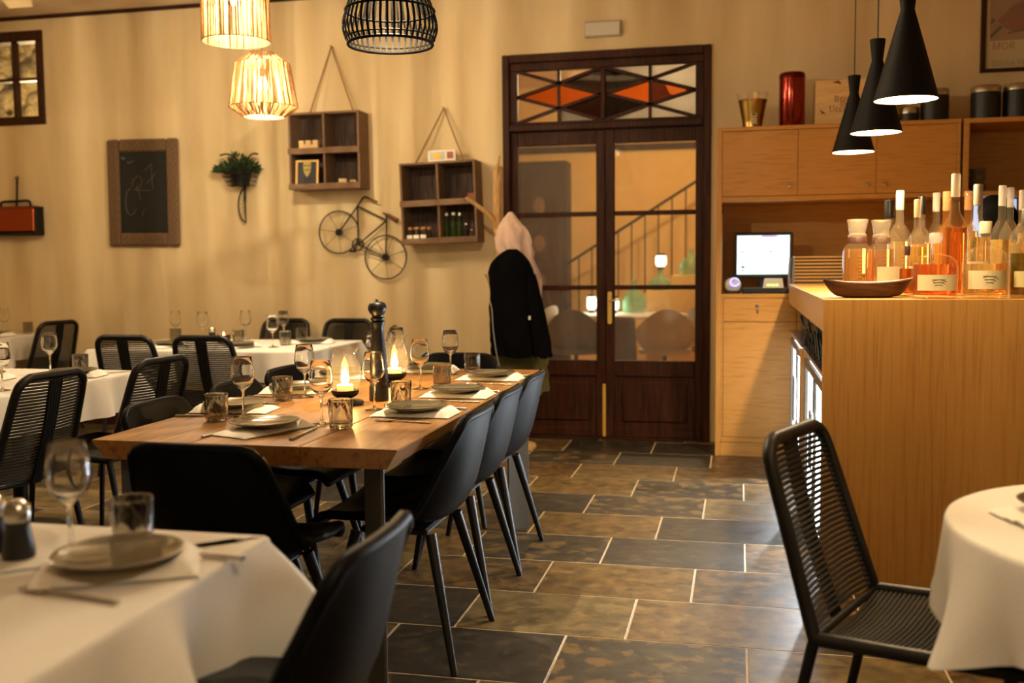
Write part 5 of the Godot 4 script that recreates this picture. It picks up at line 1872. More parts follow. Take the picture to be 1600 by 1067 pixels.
	for k in 3:
		t = thing("gap_filler_box", filler_labels[k], "filler_box", Vector3(0.455, 0.835, -6.3 + k * 0.72))
		b = MB.new()
		b.bx(Vector3(-0.07, 0.0, -0.3), Vector3(0.4, 0.1 + 0.02 * (2 - k), 0.3), 0.01)
		part(b, "housing", M.black_plastic, t)
		b = MB.new()
		b.tube(smooth_path([Vector3(-0.07, 0.06, -0.2), Vector3(-0.085, 0.1, -0.1), Vector3(-0.08, 0.05, 0.05), Vector3(-0.07, 0.03, 0.2)], 12), 0.007, 6)
		part(b, "hose", M.black_plastic, t)
	t = thing("cable_tangle", "tangled black cables in the gap under the bar top", "cables", Vector3(0.335, 0.835, -4.85))
	b = MB.new()
	rng.seed = 12
	for k in 5:
		var z := -0.5 + k * 0.16
		b.tube(smooth_path([Vector3(0.0, 0.007, z), Vector3(rng.randf() * 0.01, 0.06 + rng.randf() * 0.06, z + 0.06), Vector3(0.0, 0.09 + rng.randf() * 0.05, z + 0.14), Vector3(0.005, 0.007, z + 0.24)], 16), 0.006, 6)
	part(b, "strands", M.black_plastic, t)
	t = thing("glass_washer_basket", "black rack with upturned utensils under the near bar top", "rack", Vector3(0.47, 0.835, -4.25))
	b = MB.new()
	b.bx(Vector3(-0.11, 0, -0.2), Vector3(0.2, 0.02, 0.2), 0.003)
	b.bx(Vector3(-0.11, 0.09, -0.2), Vector3(0.2, 0.1, 0.2), 0.003)
	for s in [[-0.1, -0.19], [-0.1, 0.19], [0.19, -0.19], [0.19, 0.19]]:
		b.bx(Vector3(s[0] - 0.008, 0, s[1] - 0.008), Vector3(s[0] + 0.008, 0.1, s[1] + 0.008))
	for k in 6:
		b.tube([Vector3(-0.07, 0.1, -0.15 + k * 0.06), Vector3(-0.09, 0.15, -0.13 + k * 0.06)], 0.008, 6)
	part(b, "frame", M.black_plastic, t)

func liquor(called: String, label: String, x: float, z: float, h: float, r: float, shape: String, g: Color, alpha: float, liquid: Color, fill: float, cap: Color, paper := Color(0, 0, 0, 0), text := "") -> void:
	var t := thing(called, label, "bottle", Vector3(x, 1.126, z), 0.0, "bottles on the bar")
	var p: Array
	match shape:
		"squat":
			p = [Vector2(0, 0.004), Vector2(r * 0.9, 0), Vector2(r, 0.008), Vector2(r, h * 0.46), Vector2(r * 0.94, h * 0.56), Vector2(r * 0.7, h * 0.64), Vector2(r * 0.32, h * 0.68), Vector2(r * 0.25, h * 0.74), Vector2(r * 0.24, h * 0.93), Vector2(0, h * 0.93)]
		"jar":
			p = [Vector2(0, 0.004), Vector2(r * 0.9, 0), Vector2(r, 0.01), Vector2(r, h * 0.55), Vector2(r * 0.92, h * 0.62), Vector2(r * 0.66, h * 0.67), Vector2(r * 0.6, h * 0.76), Vector2(0, h * 0.76)]
		_:
			p = [Vector2(0, 0.004), Vector2(r * 0.88, 0), Vector2(r, 0.008), Vector2(r, h * 0.5), Vector2(r * 0.95, h * 0.57), Vector2(r * 0.55, h * 0.65), Vector2(r * 0.34, h * 0.69), Vector2(r * 0.31, h * 0.9), Vector2(0, h * 0.9)]
	var b := MB.new()
	b.lathe(p, 24, 50.0)
	part(b, "glass_body", glass(g, alpha * 0.18, 0.01), t)
	if fill > 0.0:
		var lp := [Vector2(0, 0.01)]
		for q in p:
			if q.y > 0.005 and q.y < h * fill and q.x > 0.0:
				lp.append(Vector2(q.x * 0.93, maxf(q.y, 0.012)))
		var last: Vector2 = lp[lp.size() - 1]
		lp.append(Vector2(last.x, h * fill))
		lp.append(Vector2(0, h * fill))
		b = MB.new()
		b.lathe(lp, 24, 50.0)
		var lm := solid_glass(liquid)
		lm.refraction_scale = 0.035
		lm.albedo_color = Color(liquid.r, liquid.g, liquid.b, 0.14)
		part(b, "liquid", lm, t)
	var y0: float = p[p.size() - 1].y
	var cr: float = p[p.size() - 2].x
	b = MB.new()
	if shape == "jar":
		b.lathe([Vector2(0, y0), Vector2(cr * 1.06, y0), Vector2(cr * 1.1, y0 + 0.008), Vector2(cr * 0.9, y0 + 0.016), Vector2(cr * 1.25, h - 0.004), Vector2(cr * 1.2, h), Vector2(0, h - 0.01)], 24)
		part(b, "glass_stopper", glass(Color(1, 0.96, 0.85), 0.12, 0.01), t)
		b = MB.new()
		b.lathe([Vector2(cr * 1.05, y0 - h * 0.085), Vector2(cr * 1.12, y0 - h * 0.08), Vector2(cr * 1.12, y0 - 0.004), Vector2(cr * 1.02, y0)], 24)
		part(b, "neck_band", mat(cap, 0.6), t)
	else:
		b.lathe([Vector2(cr * 1.02, y0 - h * 0.09), Vector2(cr * 1.12, y0 - h * 0.088), Vector2(cr * 1.16, h - 0.004), Vector2(cr * 1.0, h), Vector2(0, h)], 20)
		part(b, "cap", glass(cap.lightened(0.3), 0.35, 0.05) if cap.v > 0.8 else mat(cap, 0.45), t)
	if paper.a > 0.0:
		b = MB.new()
		var lo := h * 0.12
		var hi := h * (0.36 if shape == "squat" else 0.3)
		var g2 := []
		for i in 2:
			var row := []
			for k in 13:
				var a := PI / 2 - 0.95 + 1.9 * k / 12
				row.append(Vector3(cos(a) * (r + 0.0012), lo if i == 0 else hi, sin(a) * (r + 0.0012)))
			g2.append(row)
		b.shell(g2, 0.0006)
		var lab := part(b, "label", mat(paper, 0.7), t)
		if text != "":
			var pb := MB.new()
			for k in 3:
				var ww := r * (0.3 - 0.07 * k)
				pb.bx(Vector3(-ww, lo + (hi - lo) * (0.68 - 0.17 * k), r + 0.0012), Vector3(ww, lo + (hi - lo) * (0.72 - 0.17 * k), r + 0.0022))
			part(pb, "printed_lines", mat(rgb(120, 104, 80), 0.7), lab)

func build_bottles() -> void:
	var none := Color(0, 0, 0, 0)
	var cream := rgb(206, 192, 150)
	var amber := Color(0.97, 0.74, 0.34)
	var deep := Color(0.86, 0.48, 0.16)
	var yellow := Color(0.97, 0.84, 0.46)
	var pale := Color(0.97, 0.86, 0.55)
	var gcl := Color(1.0, 0.93, 0.76)
	liquor("liquor_jar", "amber liquor jar with wide glass stopper, left one of two", 0.515, -4.75, 0.327, 0.062, "jar", gcl, 0.16, amber, 0.6, rgb(70, 34, 18))
	liquor("liquor_jar", "amber liquor jar with wide glass stopper, right one of two", 0.60, -4.63, 0.318, 0.056, "jar", gcl, 0.16, Color(0.96, 0.66, 0.28), 0.6, rgb(70, 34, 18))
	liquor("liquor_bottle", "clear round bottle with black stopper and pale label behind the wooden dish", 0.60, -4.4, 0.39, 0.056, "round", gcl, 0.18, amber, 0.3, rgb(20, 18, 16), cream)
	liquor("liquor_bottle", "slim bottle with a tall white capsule behind the black-stoppered one", 0.692, -4.75, 0.451, 0.05, "round", gcl, 0.2, yellow, 0.5, rgb(240, 232, 214))
	liquor("liquor_bottle", "short dark red bottle beside the wooden dish", 0.655, -4.28, 0.2, 0.03, "round", Color(0.35, 0.08, 0.03), 0.5, deep, 0.55, rgb(60, 24, 14))
	liquor("liquor_bottle", "slender clear bottle with gold neck and white label", 0.725, -4.5, 0.396, 0.04, "round", gcl, 0.18, yellow, 0.5, rgb(232, 206, 140), cream)
	liquor("liquor_bottle", "bottle with black cap standing behind the squat amber one", 0.80, -4.85, 0.429, 0.043, "round", gcl, 0.18, amber, 0.5, rgb(18, 16, 15), cream)
	liquor("liquor_bottle", "tall clear bottle with long pale neck foil", 0.875, -4.93, 0.448, 0.046, "round", gcl, 0.18, pale, 0.5, rgb(226, 216, 190))
	liquor("liquor_bottle", "squat round amber bottle with cream label at the bar edge", 0.72, -4.06, 0.245, 0.082, "squat", Color(0.9, 0.5, 0.2), 0.14, Color(0.93, 0.56, 0.26), 0.52, rgb(206, 200, 186), cream, "lines")
	liquor("liquor_bottle", "tallest amber bottle with glass ball stopper", 0.845, -4.36, 0.487, 0.05, "round", Color(0.95, 0.7, 0.3), 0.16, deep, 0.56, rgb(236, 222, 190))
	liquor("liquor_bottle", "orange spirit bottle with square shoulders behind the tallest bottle", 0.88, -4.72, 0.44, 0.048, "round", Color(0.95, 0.55, 0.15), 0.3, amber, 0.6, rgb(206, 130, 50))
	liquor("liquor_bottle", "orange necked bottle between the tallest and the yellow one", 1.0, -4.88, 0.45, 0.048, "round", Color(0.95, 0.55, 0.15), 0.3, amber, 0.6, rgb(216, 140, 56))
	liquor("liquor_bottle", "yellow liqueur bottle with grey neck seal", 0.955, -4.48, 0.451, 0.052, "round", gcl, 0.18, yellow, 0.52, rgb(140, 130, 112), cream)
	liquor("liquor_bottle", "squat clear bottle with red seal and cream label at the bar edge", 0.895, -4.06, 0.285, 0.08, "squat", gcl, 0.14, Color(0.96, 0.82, 0.5), 0.45, rgb(196, 184, 150), cream, "lines")
	liquor("liquor_bottle", "bottle with bright white capsule and black bow near the bar corner", 1.075, -4.6, 0.452, 0.043, "round", gcl, 0.18, yellow, 0.5, rgb(244, 238, 222))
	liquor("liquor_bottle", "second white-capped bottle standing further back", 1.155, -4.8, 0.456, 0.042, "round", gcl, 0.18, pale, 0.5, rgb(244, 238, 222))
	liquor("liquor_bottle", "dark green bottle with olive label at the bar edge", 1.045, -4.09, 0.33, 0.06, "round", Color(0.4, 0.38, 0.16), 0.35, Color(0.6, 0.5, 0.16), 0.5, rgb(60, 52, 30), rgb(196, 186, 130), "lines")
	liquor("liquor_bottle", "clear bottle with glass neck behind the dark green one", 1.09, -4.33, 0.414, 0.05, "round", gcl, 0.18, pale, 0.5, rgb(226, 214, 186))
	liquor("liquor_bottle", "gold-capped bottle at the far bar edge", 1.2, -4.66, 0.505, 0.048, "round", gcl, 0.18, amber, 0.5, rgb(222, 186, 90))
	# boat-shaped dish
	var b := MB.new()
	var top := []
	for i in 11:
		var f := i / 10.0
		var row := []
		for k in 40:
			var a := TAU * k / 40
			var sx := 0.5 + 0.5 * sqrt(f) if f < 0.999 else 1.0
			var tip: float = absf(cos(a)) ** 3.0 * 0.018 * f
			row.append(Vector3(cos(a) * 0.172 * sx, 0.06 * f ** 1.3 + tip, sin(a) * 0.085 * sx))
		top.append(row)
	for i in range(9, -1, -1):
		var f := i / 10.0
		var row := []
		for k in 40:
			var a := TAU * k / 40
			var sx := (0.5 + 0.5 * sqrt(f)) * 0.95 - 0.015
			var tip: float = absf(cos(a)) ** 3.0 * 0.018 * f
			row.append(Vector3(cos(a) * 0.172 * sx, 0.012 + 0.05 * f ** 1.3 + tip, sin(a) * 0.085 * sx))
		top.append(row)
	var bot := []
	for k in 40: bot.append(Vector3(0, 0.0, 0))
	top.push_front(bot)
	var cen := []
	for k in 40: cen.append(Vector3(0, 0.012, 0))
	top.append(cen)
	b.surf(top, true, true)
	single(b, "wooden_dish", tri_mat(noise(90, 0.04, [[0.0, rgb(46, 24, 12)], [1.0, rgb(96, 54, 28)]]), Vector3(1, 6, 6), 0.45), "dark boat-shaped wooden dish on the bar corner", "dish", Vector3(0.49, 1.126, -4.15))

# ------------------------------------------------------------------ the room beyond the glazed door
func demijohn(label: String, at: Vector3, r: float, h: float) -> Node3D:
	var t := thing("glass_demijohn", label, "demijohn", at, 0.0, "green demijohns in the next room")
	var b := MB.new()
	b.lathe([Vector2(0, 0), Vector2(r * 0.85, 0), Vector2(r, h * 0.12), Vector2(r, h * 0.38), Vector2(r * 0.72, h * 0.58), Vector2(r * 0.24, h * 0.72), Vector2(r * 0.2, h * 0.96), Vector2(r * 0.25, h), Vector2(0, h)], 24, 60.0)
	part(b, "glass_body", glass(rgb(118, 190, 140), 0.42, 0.02), t)
	return t

func build_next_room() -> void:
	var y: Material = M.yellow_wall
	sbox("floor_next_room", Vector3(-4.2, -0.15, -12.4), Vector3(2.7, 0.0, -7.4), mat(rgb(176, 128, 84), 0.6))
	sbox("wall_next_back", Vector3(-4.2, 0, -12.4), Vector3(2.7, 3.4, -12.2), y)
	sbox("wall_next_left", Vector3(-4.2, 0, -12.2), Vector3(-4.0, 3.4, -7.4), y)
	sbox("wall_next_right", Vector3(2.5, 0, -12.2), Vector3(2.7, 3.4, -7.4), y)
	sbox("ceiling_next_room", Vector3(-4.2, 3.4, -12.4), Vector3(2.7, 3.6, -7.39), y)
	sbox("trim_3", Vector3(-4.0, 2.61, -12.2), Vector3(2.5, 2.68, -12.14), M.door_wood, 0.004)
	# dark double wardrobe
	var t := thing("dark_wardrobe", "tall dark wooden wardrobe seen through the glazed door", "wardrobe", Vector3(-2.52, 0, -11.9))
	var b := MB.new()
	b.bx(Vector3(-0.75, 0, -0.28), Vector3(0.52, 2.48, 0.05), 0.01)
	part(b, "carcass", M.dark_wood, t)
	for q in [[-0.71, -0.13], [-0.1, 0.48]]:
		b = MB.new()
		b.bx(Vector3(q[0], 0.08, 0.05), Vector3(q[1], 2.42, 0.08), 0.006)
		b.bx(Vector3(q[0] + 0.08, 1.3, 0.08), Vector3(q[1] - 0.08, 2.3, 0.09), 0.006)
		b.bx(Vector3(q[0] + 0.08, 0.2, 0.08), Vector3(q[1] - 0.08, 1.2, 0.09), 0.006)
		var dr := part(b, "wardrobe_door", M.dark_wood, t)
		for yy in [1.05, 1.5, 1.95]:
			b = MB.new()
			b.x = Transform3D(Basis(Vector3.RIGHT, PI / 2), Vector3((q[0] + q[1]) / 2, yy, 0.09))
			b.lathe([Vector2(0, 0), Vector2(0.09, 0.0), Vector2(0.075, 0.02), Vector2(0.03, 0.035), Vector2(0, 0.03)], 14, 30.0, 0.8, 1.2)
			part(b, "carved_rosette", mat(rgb(120, 88, 58), 0.6), dr)
	# stair with railing
	t = thing("staircase", "plastered staircase with thin dark iron railing beyond the door", "stairs", Vector3(0, 0, -11.8))
	b = MB.new()
	for k in 11:
		b.bx(Vector3(-1.95 + k * 0.26, 0, -0.38), Vector3(-1.69 + k * 0.26 if k < 10 else 1.2, 0.36 + k * 0.165, 0.0))
	part(b, "steps", y, t)
	b = MB.new()
	b.tube([Vector3(-2.02, 1.24, 0.03), Vector3(0.6, 2.86, 0.03)], 0.016, 8)
	part(b, "handrail", M.black_iron, t)
	for k in 17:
		var x := -2.0 + k * 0.155
		var top := 1.24 + (x + 2.02) * 0.618
		b = MB.new()
		b.tube([Vector3(x, top - 0.92, 0.03), Vector3(x, top, 0.03)], 0.0085, 6)
		part(b, "baluster", M.black_iron, t)
	# table and chairs
	t = thing("white_table", "white-topped table with demijohns and lamps in the next room", "table", Vector3(-1.15, 0, -10.25))
	b = MB.new()
	b.lathe([Vector2(0, 0.72), Vector2(0.62, 0.72), Vector2(0.63, 0.735), Vector2(0.62, 0.75), Vector2(0, 0.75)], 40, 40.0, 1.05, 0.75)
	part(b, "tabletop", M.white_plastic, t)
	b = MB.new()
	b.lathe([Vector2(0, 0), Vector2(0.28, 0), Vector2(0.05, 0.04), Vector2(0.05, 0.72), Vector2(0, 0.72)], 20)
	part(b, "pedestal", M.black_metal, t)
	var shell_m := mat(rgb(198, 188, 170), 0.7)
	var k2 := 0
	for q in [[-0.68, -9.55, 0.15, "cream tub chair with its back to the glazed door, right of the draped one"], [-2.1, -10.2, 1.2, "cream tub chair at the far left of the next room table"], [-0.2, -9.85, -0.8, "cream tub chair beside the yellow block"], [-1.52, -9.5, 0.0, "tub chair draped with grey cloth seen through the left door leaf"]]:
		t = thing("tub_chair", q[3], "chair", Vector3(q[0], 0, q[1]), q[2] + PI, "tub chairs in the next room")
		b = MB.new()
		var g := []
		for i in 12:
			var f := i / 11.0
			var row := []
			for k in 17:
				var a := PI * 0.08 + PI * 0.84 * k / 16 + PI
				var r: float = 0.27 * (0.55 + 0.45 * sin(minf(f * 1.9, PI / 2)))
				var back: float = 0.5 + 0.5 * sin(a - PI) ** 2.0
				row.append(Vector3(cos(a) * r, 0.42 + f * 0.42 * back, sin(a) * r * 0.95))
			g.append(row)
		b.shell(g, 0.02)
		b.lathe([Vector2(0, 0.4), Vector2(0.24, 0.41), Vector2(0.25, 0.45), Vector2(0, 0.47)], 24)
		part(b, "seat_shell", mat(rgb(112, 104, 98), 0.9) if k2 == 3 else shell_m, t)
		b = MB.new()
		b.lathe([Vector2(0.0, 0.06), Vector2(0.02, 0.06), Vector2(0.02, 0.4), Vector2(0.0, 0.4)], 10)
		for k in 4:
			var a := TAU * k / 4 + 0.5
			b.tube([Vector3(0, 0.09, 0), Vector3(cos(a) * 0.25, 0.012, sin(a) * 0.25)], 0.012, 6)
		part(b, "swivel_base", M.black_metal, t)
		k2 += 1
	b = MB.new()
	coat(b, [[0.745, -1.12, -9.74, 0.1, 0.03], [0.7, -1.09, -9.735, 0.11, 0.035], [0.4, -1.09, -9.73, 0.12, 0.04], [0.12, -1.09, -9.73, 0.12, 0.045]], 1.0, 7.0, 0.08)
	single(b, "grey_throw", mat(rgb(104, 98, 96), 0.9), "grey cloth hanging from the table edge in the next room", "cloth", Vector3.ZERO)
	t = thing("yellow_block", "stepped yellow plaster block carrying glass demijohns", "pedestal", Vector3(-0.5, 0, -11.0))
	b = MB.new()
	b.bx(Vector3(-0.2, 0, -0.25), Vector3(0.5, 1.13, 0.25), 0.004)
	b.bx(Vector3(-0.46, 0, -0.25), Vector3(-0.2, 0.97, 0.25), 0.004)
	part(b, "body", y, t)
	demijohn("round green demijohn on top of the yellow block", Vector3(-0.5, 1.131, -10.9), 0.13, 0.28)
	demijohn("squat green demijohn with tall neck on the white table", Vector3(-1.06, 0.751, -10.45), 0.125, 0.34)
	demijohn("clear green bottle carrying a small lamp on the lower block step", Vector3(-0.83, 0.971, -10.9), 0.12, 0.22)
	var lamps := [["small white lamp standing on the bottle neck", Vector3(-0.82, 1.192, -10.9), 0.06, 0.15], ["small white table lamp right of the door stile", Vector3(-1.26, 0.751, -10.35), 0.055, 0.15], ["small white table lamp seen in the left door leaf", Vector3(-1.5, 0.751, -10.4), 0.05, 0.17]]
	for q in lamps:
		t = thing("table_lamp", q[0], "lamp", q[1], 0.0, "little lamps in the next room")
		b = MB.new()
		b.lathe([Vector2(0, 0), Vector2(0.035, 0), Vector2(0.03, 0.025), Vector2(0, 0.03)], 16)
		b.lathe([Vector2(0, q[3]), Vector2(q[2] * 0.8, q[3]), Vector2(q[2] * 0.8, q[3] + 0.02), Vector2(0, q[3] + 0.02)], 16)
		part(b, "lamp_base", M.black_metal, t)
		b = MB.new()
		b.lathe([Vector2(0, 0.03), Vector2(q[2] * 0.7, 0.032), Vector2(q[2], 0.06), Vector2(q[2], q[3] - 0.03), Vector2(q[2] * 0.85, q[3]), Vector2(0, q[3])], 20, 60.0)
		part(b, "lamp_globe", glow(Color(0.95, 1.0, 0.92), 2.0), t)
		omni(q[1] + Vector3(0, q[3] * 0.55, 0), Color(0.95, 1.0, 0.92), 0.05, 0.04, "globe_light")
	t = thing("ceiling_globe_lamp", "globe ceiling lamp lighting the next room", "lamp", Vector3(-0.6, 3.0, -10.0))
	b = MB.new()
	b.lathe([Vector2(0, -0.12), Vector2(0.07, -0.1), Vector2(0.12, 0.0), Vector2(0.07, 0.1), Vector2(0, 0.12)], 24, 60.0)
	part(b, "lamp_globe", glow(Color(1, 0.86, 0.62), 4.0), t)
	b = MB.new()
	b.tube([Vector3(0, 0.11, 0), Vector3(0, 0.4, 0)], 0.01, 8)
	part(b, "stem", M.brass, t)
	omni(Vector3(-0.6, 3.0, -10.0), Color(1, 0.88, 0.68), 2.3, 0.1, "ceiling_light")

# ------------------------------------------------------------------ person behind the bar
func build_person() -> void:
	# joints: position, radius; the body is one smooth field over tapered capsules
	var J := [
		[Vector3(0, 0.95, 0), 0.125, Vector3(0, 1.15, 0.0), 0.12], [Vector3(0, 1.15, 0), 0.125, Vector3(0, 1.33, 0.02), 0.125], [Vector3(-0.13, 1.36, 0.01), 0.06, Vector3(0.13, 1.36, 0.01), 0.06],
		[Vector3(0, 1.36, 0.0), 0.05, Vector3(0, 1.47, -0.02), 0.048], [Vector3(-0.09, 0.93, 0), 0.085, Vector3(-0.1, 0.5, -0.01), 0.058], [Vector3(0.09, 0.93, 0), 0.085, Vector3(0.1, 0.5, -0.01), 0.058],
		[Vector3(-0.1, 0.5, -0.01), 0.055, Vector3(-0.1, 0.09, 0.02), 0.038], [Vector3(0.1, 0.5, -0.01), 0.055, Vector3(0.1, 0.09, 0.02), 0.038], [Vector3(-0.1, 0.045, 0.02), 0.04, Vector3(-0.11, 0.035, -0.13), 0.032], [Vector3(0.1, 0.045, 0.02), 0.04, Vector3(0.11, 0.035, -0.13), 0.032],
		[Vector3(-0.17, 1.35, 0.01), 0.05, Vector3(-0.22, 1.08, 0.02), 0.04], [Vector3(0.17, 1.35, 0.01), 0.05, Vector3(0.22, 1.08, 0.02), 0.04], [Vector3(-0.22, 1.08, 0.02), 0.038, Vector3(-0.17, 1.02, -0.22), 0.028], [Vector3(0.22, 1.08, 0.02), 0.038, Vector3(0.17, 1.02, -0.22), 0.028]]
	var o := Vector3(-0.36, -0.02, -0.42)
	var cs := 0.024
	var nx := 30
	var ny := 66
	var nz := 26
	var at := Vector3(1.27, 0, -5.55)
	var t := thing("person", "person with dark hair and dark clothes standing behind the bar", "person", at, 0.15)
	t.scale = Vector3(0.95, 0.945, 0.95)
	part(field_mesh(J, o, cs, nx, ny, nz), "body", mat(rgb(30, 28, 30), 0.9), t)
	# head with face and ears, and forearms' hands, on finer grids
	var HJ := [[Vector3(0, 1.5, -0.02), 0.05, Vector3(0, 1.53, -0.04), 0.062], [Vector3(0, 1.56, -0.03), 0.075, Vector3(0, 1.6, 0.0), 0.08], [Vector3(0, 1.545, -0.118), 0.011, Vector3(0, 1.575, -0.1), 0.008], [Vector3(-0.078, 1.565, 0.0), 0.014, Vector3(-0.08, 1.54, -0.002), 0.01], [Vector3(0.078, 1.565, 0.0), 0.014, Vector3(0.08, 1.54, -0.002), 0.01]]
	part(field_mesh(HJ, Vector3(-0.12, 1.42, -0.16), 0.011, 22, 27, 26), "head", mat(rgb(186, 140, 110), 0.7), t)
	var KJ := [[Vector3(0, 1.6, 0.0), 0.088, Vector3(0, 1.61, -0.03), 0.082], [Vector3(0, 1.58, 0.04), 0.075, Vector3(0, 1.45, 0.07), 0.055], [Vector3(-0.04, 1.56, 0.03), 0.06, Vector3(-0.055, 1.44, 0.055), 0.035], [Vector3(0.04, 1.56, 0.03), 0.06, Vector3(0.055, 1.44, 0.055), 0.035]]
	part(field_mesh(KJ, Vector3(-0.14, 1.36, -0.15), 0.014, 21, 27, 23), "hair", M.black_cloth, t)
	for s in [-1.0, 1.0]:
		var GJ := [[Vector3(s * 0.17, 1.02, -0.22), 0.026, Vector3(s * 0.155, 1.01, -0.29), 0.026]]
		for f in 4:
			var bx0 := Vector3(s * (0.155 + (f - 1.5) * 0.017), 1.008, -0.3)
			GJ.append([bx0, 0.009, bx0 + Vector3(0, -0.012, -0.035 - 0.006 * (1.5 - absf(f - 1.5))), 0.0085])
			GJ.append([bx0 + Vector3(0, -0.012, -0.04), 0.0085, bx0 + Vector3(0, -0.04, -0.052), 0.0075])
		GJ.append([Vector3(s * 0.135, 1.01, -0.25), 0.012, Vector3(s * 0.112, 0.995, -0.285), 0.0095])
		part(field_mesh(GJ, Vector3(s * 0.155 - 0.07, 0.93, -0.38), 0.0065, 22, 20, 30), "hand", mat(rgb(186, 140, 110), 0.7), t)

func field_mesh(J: Array, o: Vector3, cs: float, nx: int, ny: int, nz: int) -> MB:
	var val := PackedFloat32Array()
	val.resize(nx * ny * nz)
	var kk := cs * 1.6
	for i in nx:
		for j in ny:
			for k in nz:
				var p := o + Vector3(i, j, k) * cs
				var d := 1e3
				for c in J:
					var a: Vector3 = c[0]
					var ab: Vector3 = c[2] - a
					var h: float = clampf((p - a).dot(ab) / ab.length_squared(), 0.0, 1.0)
					var e: float = (p - a - ab * h).length() - lerpf(c[1], c[3], h)
					var m: float = maxf(kk - absf(d - e), 0.0) / kk
					d = minf(d, e) - m * m * kk * 0.25
				val[(i * ny + j) * nz + k] = d
	var vid := {}
	var vert := []
	for i in nx - 1:
		for j in ny - 1:
			for k in nz - 1:
				var s := Vector3.ZERO
				var n := 0
				var inside := 0
				var cv := []
				for q in 8:
					var e: float = val[((i + (q & 1)) * ny + j + ((q >> 1) & 1)) * nz + k + (q >> 2)]
					cv.append(e)
					if e < 0.0: inside += 1
				if inside == 0 or inside == 8:
					continue
				for e in [[0, 1], [2, 3], [4, 5], [6, 7], [0, 2], [1, 3], [4, 6], [5, 7], [0, 4], [1, 5], [2, 6], [3, 7]]:
					var va: float = cv[e[0]]
					var vb: float = cv[e[1]]
					if (va < 0.0) != (vb < 0.0):
						var f := va / (va - vb)
						var pa := Vector3(e[0] & 1, (e[0] >> 1) & 1, e[0] >> 2)
						var pb := Vector3(e[1] & 1, (e[1] >> 1) & 1, e[1] >> 2)
						s += pa.lerp(pb, f)
						n += 1
				vid[(i * ny + j) * nz + k] = vert.size()
				vert.append(o + (Vector3(i, j, k) + s / n) * cs)
	var nor := []
	for v in vert: nor.append(Vector3.ZERO)
	var quads := []
	for key in vid:
		var k: int = key % nz
		var j: int = (key / nz) % ny
		var i: int = key / (nz * ny)
		var v0: float = val[key]
		if j > 0 and k > 0 and (v0 < 0.0) != (val[key + ny * nz] < 0.0):
			quads.append([key, key - nz, key - nz - 1, key - 1])
		if i > 0 and k > 0 and (v0 < 0.0) != (val[key + nz] < 0.0):
			quads.append([key, key - ny * nz, key - ny * nz - 1, key - 1])
		if i > 0 and j > 0 and (v0 < 0.0) != (val[key + 1] < 0.0):
			quads.append([key, key - ny * nz, key - ny * nz - nz, key - nz])
	# normals from the field's gradient
	for key in vid:
		var k: int = clampi(key % nz, 1, nz - 2)
		var j: int = clampi((key / nz) % ny, 1, ny - 2)
		var i: int = clampi(key / (nz * ny), 1, nx - 2)
		var c := (i * ny + j) * nz + k
		var g := Vector3(val[c + ny * nz] - val[c - ny * nz], val[c + nz] - val[c - nz], val[c + 1] - val[c - 1])
		nor[vid[key]] = g.normalized() if g.length() > 1e-9 else Vector3.UP
	var b := MB.new()
	for q in quads:
		if not (vid.has(q[0]) and vid.has(q[1]) and vid.has(q[2]) and vid.has(q[3])):
			continue
		var a: int = vid[q[0]]
		var c: int = vid[q[1]]
		var d: int = vid[q[2]]
		var e: int = vid[q[3]]
		b.tri(vert[a], vert[c], vert[d], nor[a], nor[c], nor[d])
		b.tri(vert[a], vert[d], vert[e], nor[a], nor[d], nor[e])
	return b

